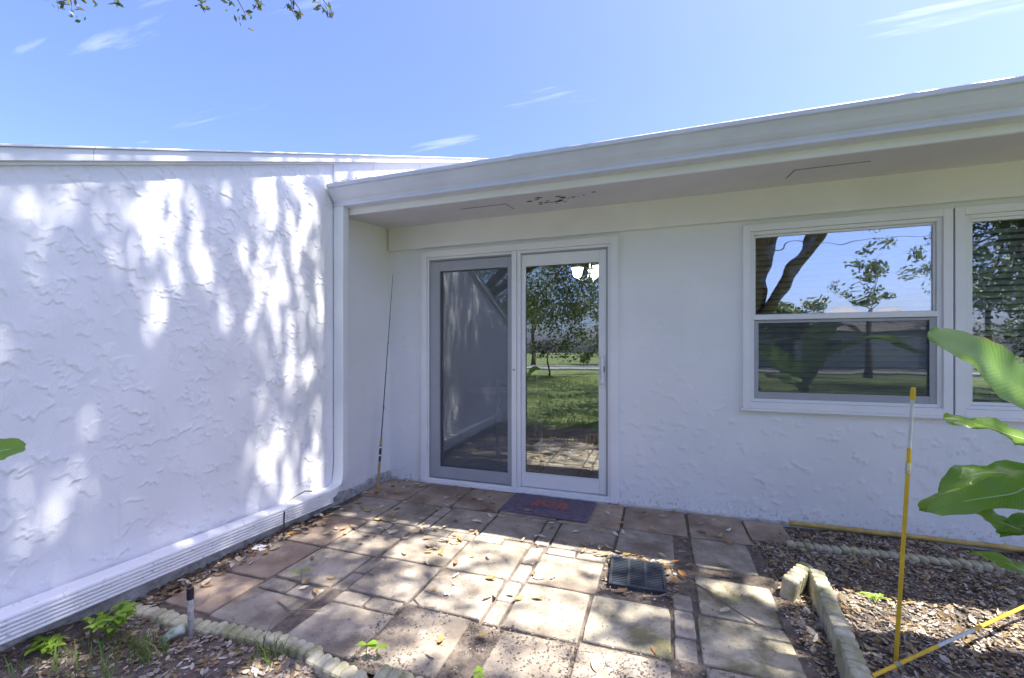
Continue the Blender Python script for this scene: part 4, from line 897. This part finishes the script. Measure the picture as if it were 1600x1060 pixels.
# openings cut into the unseen canopy to let sun patches through to the wing wall (y, z, ry, rz) and to the ground (x, y, two half axes)
GAP_WALL = [(-2.16,2.25,.164,.055,1),(-2.13,1.84,.098,.261,1),(-2.14,1.52,.057,.173,1),(-1.45,2.41,.063,.2,1),(-1.14,2.35,.063,.244,.92),(-1.4,1.77,.109,.204,1),(-1.01,2.19,.054,.228,.6),(-1.23,1.13,.053,.118,.9),(-1.42,1.39,.042,.157,.6),(-1.91,1.89,.045,.19,.92),(-1.37,.59,.099,.205,.92),(-1.17,.38,.192,.194,1),(-.98,.41,.062,.306,1),(-1.52,.67,.04,.13,.92),(-2.47,.5,.078,.225,1),(-2.6,.69,.063,.169,.92),(-2.26,.66,.072,.148,.92),(-1.98,.21,.111,.184,.92),(-2.65,.52,.05,.11,.92),(-1.68,1.49,.081,.124,.4),(-2.39,1.0,.091,.171,.25),(-1.83,2.41,.103,.047,.5),(-2.47,2.03,.073,.12,.35)]
GAP_GROUND = [(.856,-1.358,.275,.095,.074,-.101,1),(.399,-1.248,.15,.052,.066,-.075,.8),(1.314,-1.123,.282,.097,.064,-.129,1),(.709,-1.928,.226,.078,.103,-.097,1),(.26,-2.017,.132,.046,.085,-.061,1),(.625,-2.049,.186,.064,.058,-.049,.8),(1.878,-1.648,.184,.063,.046,-.135,.8),(1.558,-2.036,.189,.065,.044,-.07,1),(2.098,-1.733,.172,.059,.02,-.079,.7),(2.258,-1.94,.401,.137,.015,-.083,1),(2.554,-1.499,.119,.041,.001,-.092,.5),(2.977,-1.117,.197,.068,-.01,-.067,.8),(3.012,-1.419,.143,.049,-.011,-.062,.8),(1.662,-1.466,.137,.047,.025,-.06,.5),(1.339,-1.743,.192,.066,.044,-.069,.4),(3.01,-1.682,.1,.034,-.016,-.072,.8),(3.70,-.90,.50,.16,-.06,-.17,1),(4.05,-1.0,.45,.15,-.10,-.20,1),(4.041,-1.183,.108,.037,-.076,-.132,.9),(3.818,-1.467,.097,.033,-.024,-.044,.9),(.773,-2.469,.298,.102,.071,-.058,1),(.32,-2.50,.22,.05,.04,-.10,1),(3.38,-.84,.042,.014,-.052,-.189,.9),(1.101,-2.393,.194,.066,.043,-.038,.7),(2.733,-1.796,.148,.051,-.005,-.053,.7),(1.158,-1.923,.122,.041,.035,-.043,.5),(3.12,-1.62,.2,0,0,.13,1),(3.35,-1.55,.12,0,0,.1,1)]
def sunlit_gap(P, rng, grow=1.33):
    sx, sy, sz = sun_dir; s = P[:, 0]/sx; zw = P[:, 2]-s*sz; yw = P[:, 1]-s*sy; wall = (zw > 0) & (P[:, 0] > 0)
    t = P[:, 2]/sz; xg = P[:, 0]-t*sx; yg = P[:, 1]-t*sy; cut = np.zeros(len(P))
    yw = yw+.05*vnoise(yw, zw, 51, .09); zw = zw+.10*vnoise(yw, zw, 52, .14); xg = xg+.10*vnoise(xg, yg, 53, .10); yg = yg+.08*vnoise(xg, yg, 54, .10)
    for y, z, ry, rz, k in GAP_WALL: cut = np.maximum(cut, k*(wall & (((yw-y)/(ry*grow))**2+((zw-z)/(rz*grow))**2 < 1)))
    for x, y, ax, ay, bx_, by_, k in GAP_GROUND:
        D = ax*by_-ay*bx_; u = ((xg-x)*by_-(yg-y)*bx_)/D; v = (-(xg-x)*ay+(yg-y)*ax)/D
        cut = np.maximum(cut, k*(~wall & (u*u+v*v < grow*grow)))
    return rng.rand(len(P)) < cut*.76
OAK = [(.07, .095, .04), (.085, .12, .045), (.105, .14, .05), (.125, .16, .06), (.075, .095, .045)]
def tree(label, base, fork, tips, n, rad, L, seed, r0=.28, extra=None, group='trees behind the viewpoint', pal=OAK, name='oak_tree', mids=True):
    t = empty(name, base); tag(t, label, 'tree', group); rng = random.Random(seed); b = Vector(base); tr = MB()
    fk = [Vector(f) for f in fork]; up = fk[0]-b
    tr.tube([(0, 0, -.2), up*.15+Vector((.06, 0, 0)), up*.6+Vector((-.05, .04, 0)), up], [r0*1.35, r0, r0*.85, r0*.7], 12)
    cs = []
    mains = fk[1:] or [fk[0]]
    for mn in mains:
        if (mn-fk[0]).length > .1: tr.tube([up, (fk[0]+(mn-fk[0])*.5)-b+Vector((0, 0, .25)), mn-b], [r0*.62, r0*.45, r0*.3], 9)
    for tp in tips:
        tp = Vector(tp); mn = min(mains, key=lambda q: (q-tp).length); md = (mn+tp)/2+Vector((rng.uniform(-.4, .4), rng.uniform(-.4, .4), rng.uniform(-.1, .5)))
        if r0 > .2 or rng.random() < .5: tr.tube([mn-b, md-b, tp-b], [r0*.16, r0*.09, r0*.02], 5)
        cs.append(tuple(tp-b))
        if mids and rng.random() < .5: cs.append(tuple(md-b+Vector((rng.uniform(-.5, .5), rng.uniform(-.5, .5), .2))))
    tr.build('trunk', M['bark'], t, smooth=True)
    V, q, c = leaf_cloud(cs, n, rad, L, seed, pal, org=base if r0 > .2 else None)
    if extra:
        V2, q2, c2 = extra; V2 = V2-np.array(base); q = np.concatenate([q, q2+len(V)]); V = np.concatenate([V, V2]); c = np.concatenate([c, c2])
    link('crown', np_mesh('crown', V, q, c), M['leaf'], t)
    return t
tr_ = random.Random(42)
# shade oak whose limbs reach over the patio
tips = []
while len(tips) < 120:      # limbs over the patio, the wing wall and the leaf bed
    p = Vector((tr_.uniform(2.2, 9.6), tr_.uniform(-3.9, -.5), tr_.uniform(6.8, 9.8)))
    if not in_view(p): tips.append(p)
while len(tips) < 160:
    a = tr_.random()*6.283; r = 6.5*math.sqrt(tr_.random()); p = Vector((5.2+r*math.cos(a), -8.0+r*.9*math.sin(a), 0)); p.z = 8.6-.03*r*r+tr_.uniform(-1.6, 2.2)
    if in_view(p) or p.y > .5: continue
    tips.append(p)
tree('big forked live oak whose limbs spread over the patio', (4.75, -9.0, 0), [(4.8, -8.9, 1.5), (3.9, -8.6, 5.2), (7.2, -8.4, 5.4), (5.4, -5.2, 6.8), (4.6, -2.8, 7.6), (7.6, -2.6, 7.8)], tips, 215, .74, .13, 5, .27)
# second oak, further right, low and dense
tips = []
while len(tips) < 80:
    a = tr_.random()*6.283; r = 4.6*math.sqrt(tr_.random()); p = Vector((12.6+r*math.cos(a), -11.5+r*math.sin(a), tr_.uniform(2.4, 8.5)))
    if (p.x-2.58)/(3.7-p.y) < .50: continue
    tips.append(p)
tree('dense low live oak on the lawn further right', (12.0, -11.0, 0), [(11.9, -10.8, 2.4), (10.6, -9.6, 4.6), (14.0, -10.5, 5.2), (12.6, -13.5, 5.0)], tips, 170, .85, .15, 15, .30)
# oak behind on the left whose low twigs hang into the top of the picture
tips = []
while len(tips) < 85:
    a = tr_.random()*6.283; r = 6.0*math.sqrt(tr_.random()); p = Vector((-1.6+r*math.cos(a), -10.5+r*1.0*math.sin(a), 0)); p.z = (7.6-.035*r*r+tr_.uniform(-1.2, 2.0)) if len(tips) < 50 else tr_.uniform(2.6, 5.5)
    if in_view(p) or p.x < -8 or (p.z < 5 and (p.y > -9.5 or (p.x-2.58)/(3.7-p.y) > -.10)): continue
    tips.append(p)
tv, tq, tcx = [], [], []
twr = random.Random(9); low = []
for k_, (x, y, z, nl) in enumerate(((-2.149, -1.521, 4.202, 16), (-2.218, -1.439, 4.228, 14), (-2.072, -1.388, 4.372, 14), (-1.857, -1.315, 4.305, 10), (-2.292, -1.570, 4.299, 12), (-1.055, -1.145, 4.208, 18), (-0.973, -1.011, 4.316, 8), (-0.709, -1.026, 4.073, 16), (-0.711, -0.921, 4.294, 14), (-0.342, -0.900, 4.170, 22), (-0.316, -0.838, 4.145, 12), (-0.188, -0.742, 4.272, 16), (-0.110, -0.715, 4.195, 8), (-0.554, -0.867, 4.427, 20), (-1.496, -1.191, 4.482, 20), (-0.293, -0.778, 4.455, 25), (-2.019, -1.370, 4.510, 20), (-0.999, -1.020, 4.482, 20))):
    p = Vector((x, y, z)); low.append(p); V, q, c = leaf_cloud([tuple(p)], nl, .075, .062, 500+k_*13, [(.05, .09, .03), (.08, .12, .04), (.16, .16, .05), (.04, .07, .04)], 1.1, .36)
    tq.append(q+sum(len(v) for v in tv)); tv.append(V); tcx.append(c)
otree = tree('live oak behind on the left with low hanging twigs', (-4.6, -12.0, 0), [(-4.5, -11.8, 2.9), (-2.5, -6.5, 5.8), (1.0, -8.5, 6.2), (-4.5, -10.5, 6.0), (.0, -13.0, 5.6)], tips, 240, .8, .13, 6, .30, (np.concatenate(tv), np.concatenate(tq), np.concatenate(tcx)))
hb = MB(); ob = Vector((-4.6, -12.0, 0)); hub = [Vector((-2.5, -6.5, 5.8)), Vector((-1.8, -3.6, 5.6)), Vector((-1.2, -2.2, 5.3))]
hb.tube([h-ob for h in hub], [.09, .05, .025], 7)
for k, p in enumerate(low):
    q0 = hub[2]+(hub[1]-hub[2])*twr.random()*.4; m1 = q0+(p-q0)*.55+Vector((0, 0, .35)); hb.tube([q0-ob, m1-ob, p-ob+Vector((0, 0, .05)), p-ob], [.010, .006, .0035, .002], 5)
hb.build('hanging_limb', M['bark'], otree)
# trees across the road and round the lawn, seen in the window reflections
for k, (x, y, h, w, lb) in enumerate(((12, -21, 7.6, 1.9, 'tall open tree at the far side of the lawn'), (11.3, -30.5, 5.0, 1.9, 'small round tree by the neighbouring house'), (23, -33, 9, 4.2, 'broad tree right of the neighbouring house'), (-8, -33, 9.5, 4.6, 'broad dark tree left of the road'), (-1, -36, 9, 4.2, 'dense tree across the road behind the house'), (-16, -22, 8, 3.8, 'round tree on the left lawn'), (33, -38, 8, 4.5, 'far tree at the right end of the road'), (4, -40, 8, 3.6, 'tree rising behind the neighbouring roof'))):
    tp = []; q = random.Random(k+60)
    while len(tp) < (11 if k == 0 else 26):
        d = Vector((q.gauss(0, 1), q.gauss(0, 1), q.gauss(0, 1))).normalized()*q.random()**.4; tp.append(Vector((x+d.x*w, y+d.y*w, h*.66+d.z*h*.30)))
    tree(lb, (x, y, 0), [(x, y, h*.42)], tp, 75 if k else 60, w*(.34 if k else .26), .34 if k else .2, 80+k, .19 if k else .14, group='trees round the far lawn', name='tree')
for k, (x, y, h, w, lb) in enumerate(((-2.6, -17, 4.2, 2.6, 'tall dense shrub left in the lawn border'), (-.2, -19.5, 2.6, 1.7, 'low shrub in the middle of the lawn border'), (-5.4, -18, 4.0, 2.4, 'tall shrub beyond the oak on the lawn'), (1.6, -21, 2.2, 1.5, 'rounded shrub at the right end of the lawn border'), (14.5, -15.5, 2.8, 2.2, 'big dark shrub under the low oak on the lawn'), (18.5, -17, 3.2, 2.6, 'wide shrub right of the low oak on the lawn'), (17, -13, 2.4, 2.0, 'near shrub right of the low oak on the lawn'))):
    q = random.Random(k+160); tp = [Vector((x+q.gauss(0, .4)*w, y+q.gauss(0, .4)*w, h*q.uniform(.25, .9))) for _ in range(14 if w < 1.9 else 30)]
    tree(lb, (x, y, 0), [(x, y, h*.3)], tp, 90, .5 if w < 1.9 else .7, .16, 180+k, .05, group='shrubs along the lawn', name='shrub', mids=False)

# neighbouring house across the road and the overhead line
nh = empty('neighbouring_house', (13, -37, 0)); tag(nh, 'pale blue grey house across the road with low gable roof', 'building')
MB().box(-7, 7, -4, 4, 0, 2.7).build('wall', M['siding'], nh)
MB().add([(-7.5, 4.6, 2.6), (7.5, 4.6, 2.6), (7.5, 0, 4.3), (-7.5, 0, 4.3), (7.5, -4.6, 2.6), (-7.5, -4.6, 2.6), (-7.5, 0, 2.6), (7.5, 0, 2.6)], [(0, 1, 2, 3), (3, 2, 4, 5), (0, 3, 5), (1, 4, 2), (0, 5, 4, 1)]).build('roof', M['roof'], nh)
for x in (-5.2, -1.6, 1.4):
    w = ring(x-.7, x+.7, .9, 2.1, .08, .08, .08, .08, 4.0, 4.06).build('window', M['trim'], nh); MB().box(x-.62, x+.62, 4.005, 4.02, .98, 2.02).build('pane', M['dark_glass'], w)
d = MB().box(3.6, 6.4, 4.0, 4.05, 0, 2.2).build('garage_door', M['trim'], nh)
for k in range(3): MB().box(3.65, 6.35, 4.051, 4.06, .1+k*.7, .7+k*.7).build('panel', M['vinyl'], d, bevel=.02)
MB().box(-.1, .8, 4.0, 4.05, 0, 2.05).build('door', M['wood'], nh)
for x, lb in ((-14, 'wooden utility pole left along the road'), (31, 'wooden utility pole right along the road')):
    p = empty('utility_pole', (x, -23, 0)); tag(p, lb, 'pole'); MB().tube([(0, 0, -.3), (0, 0, 9)], [.15, .10], 10).build('shaft', M['bark'], p); MB().box(-.06, .06, -.9, .9, 7.9, 8.02).build('crossarm', M['bark'], p)
wire = MB().tube([(-14+45*k/12, -23, 8.0-1.1*(1-((k-6)/6)**2)) for k in range(13)], .018, 5).build('overhead_wire', M['black_plastic']); tag(wire, 'single dark overhead wire strung between the utility poles', 'wire')
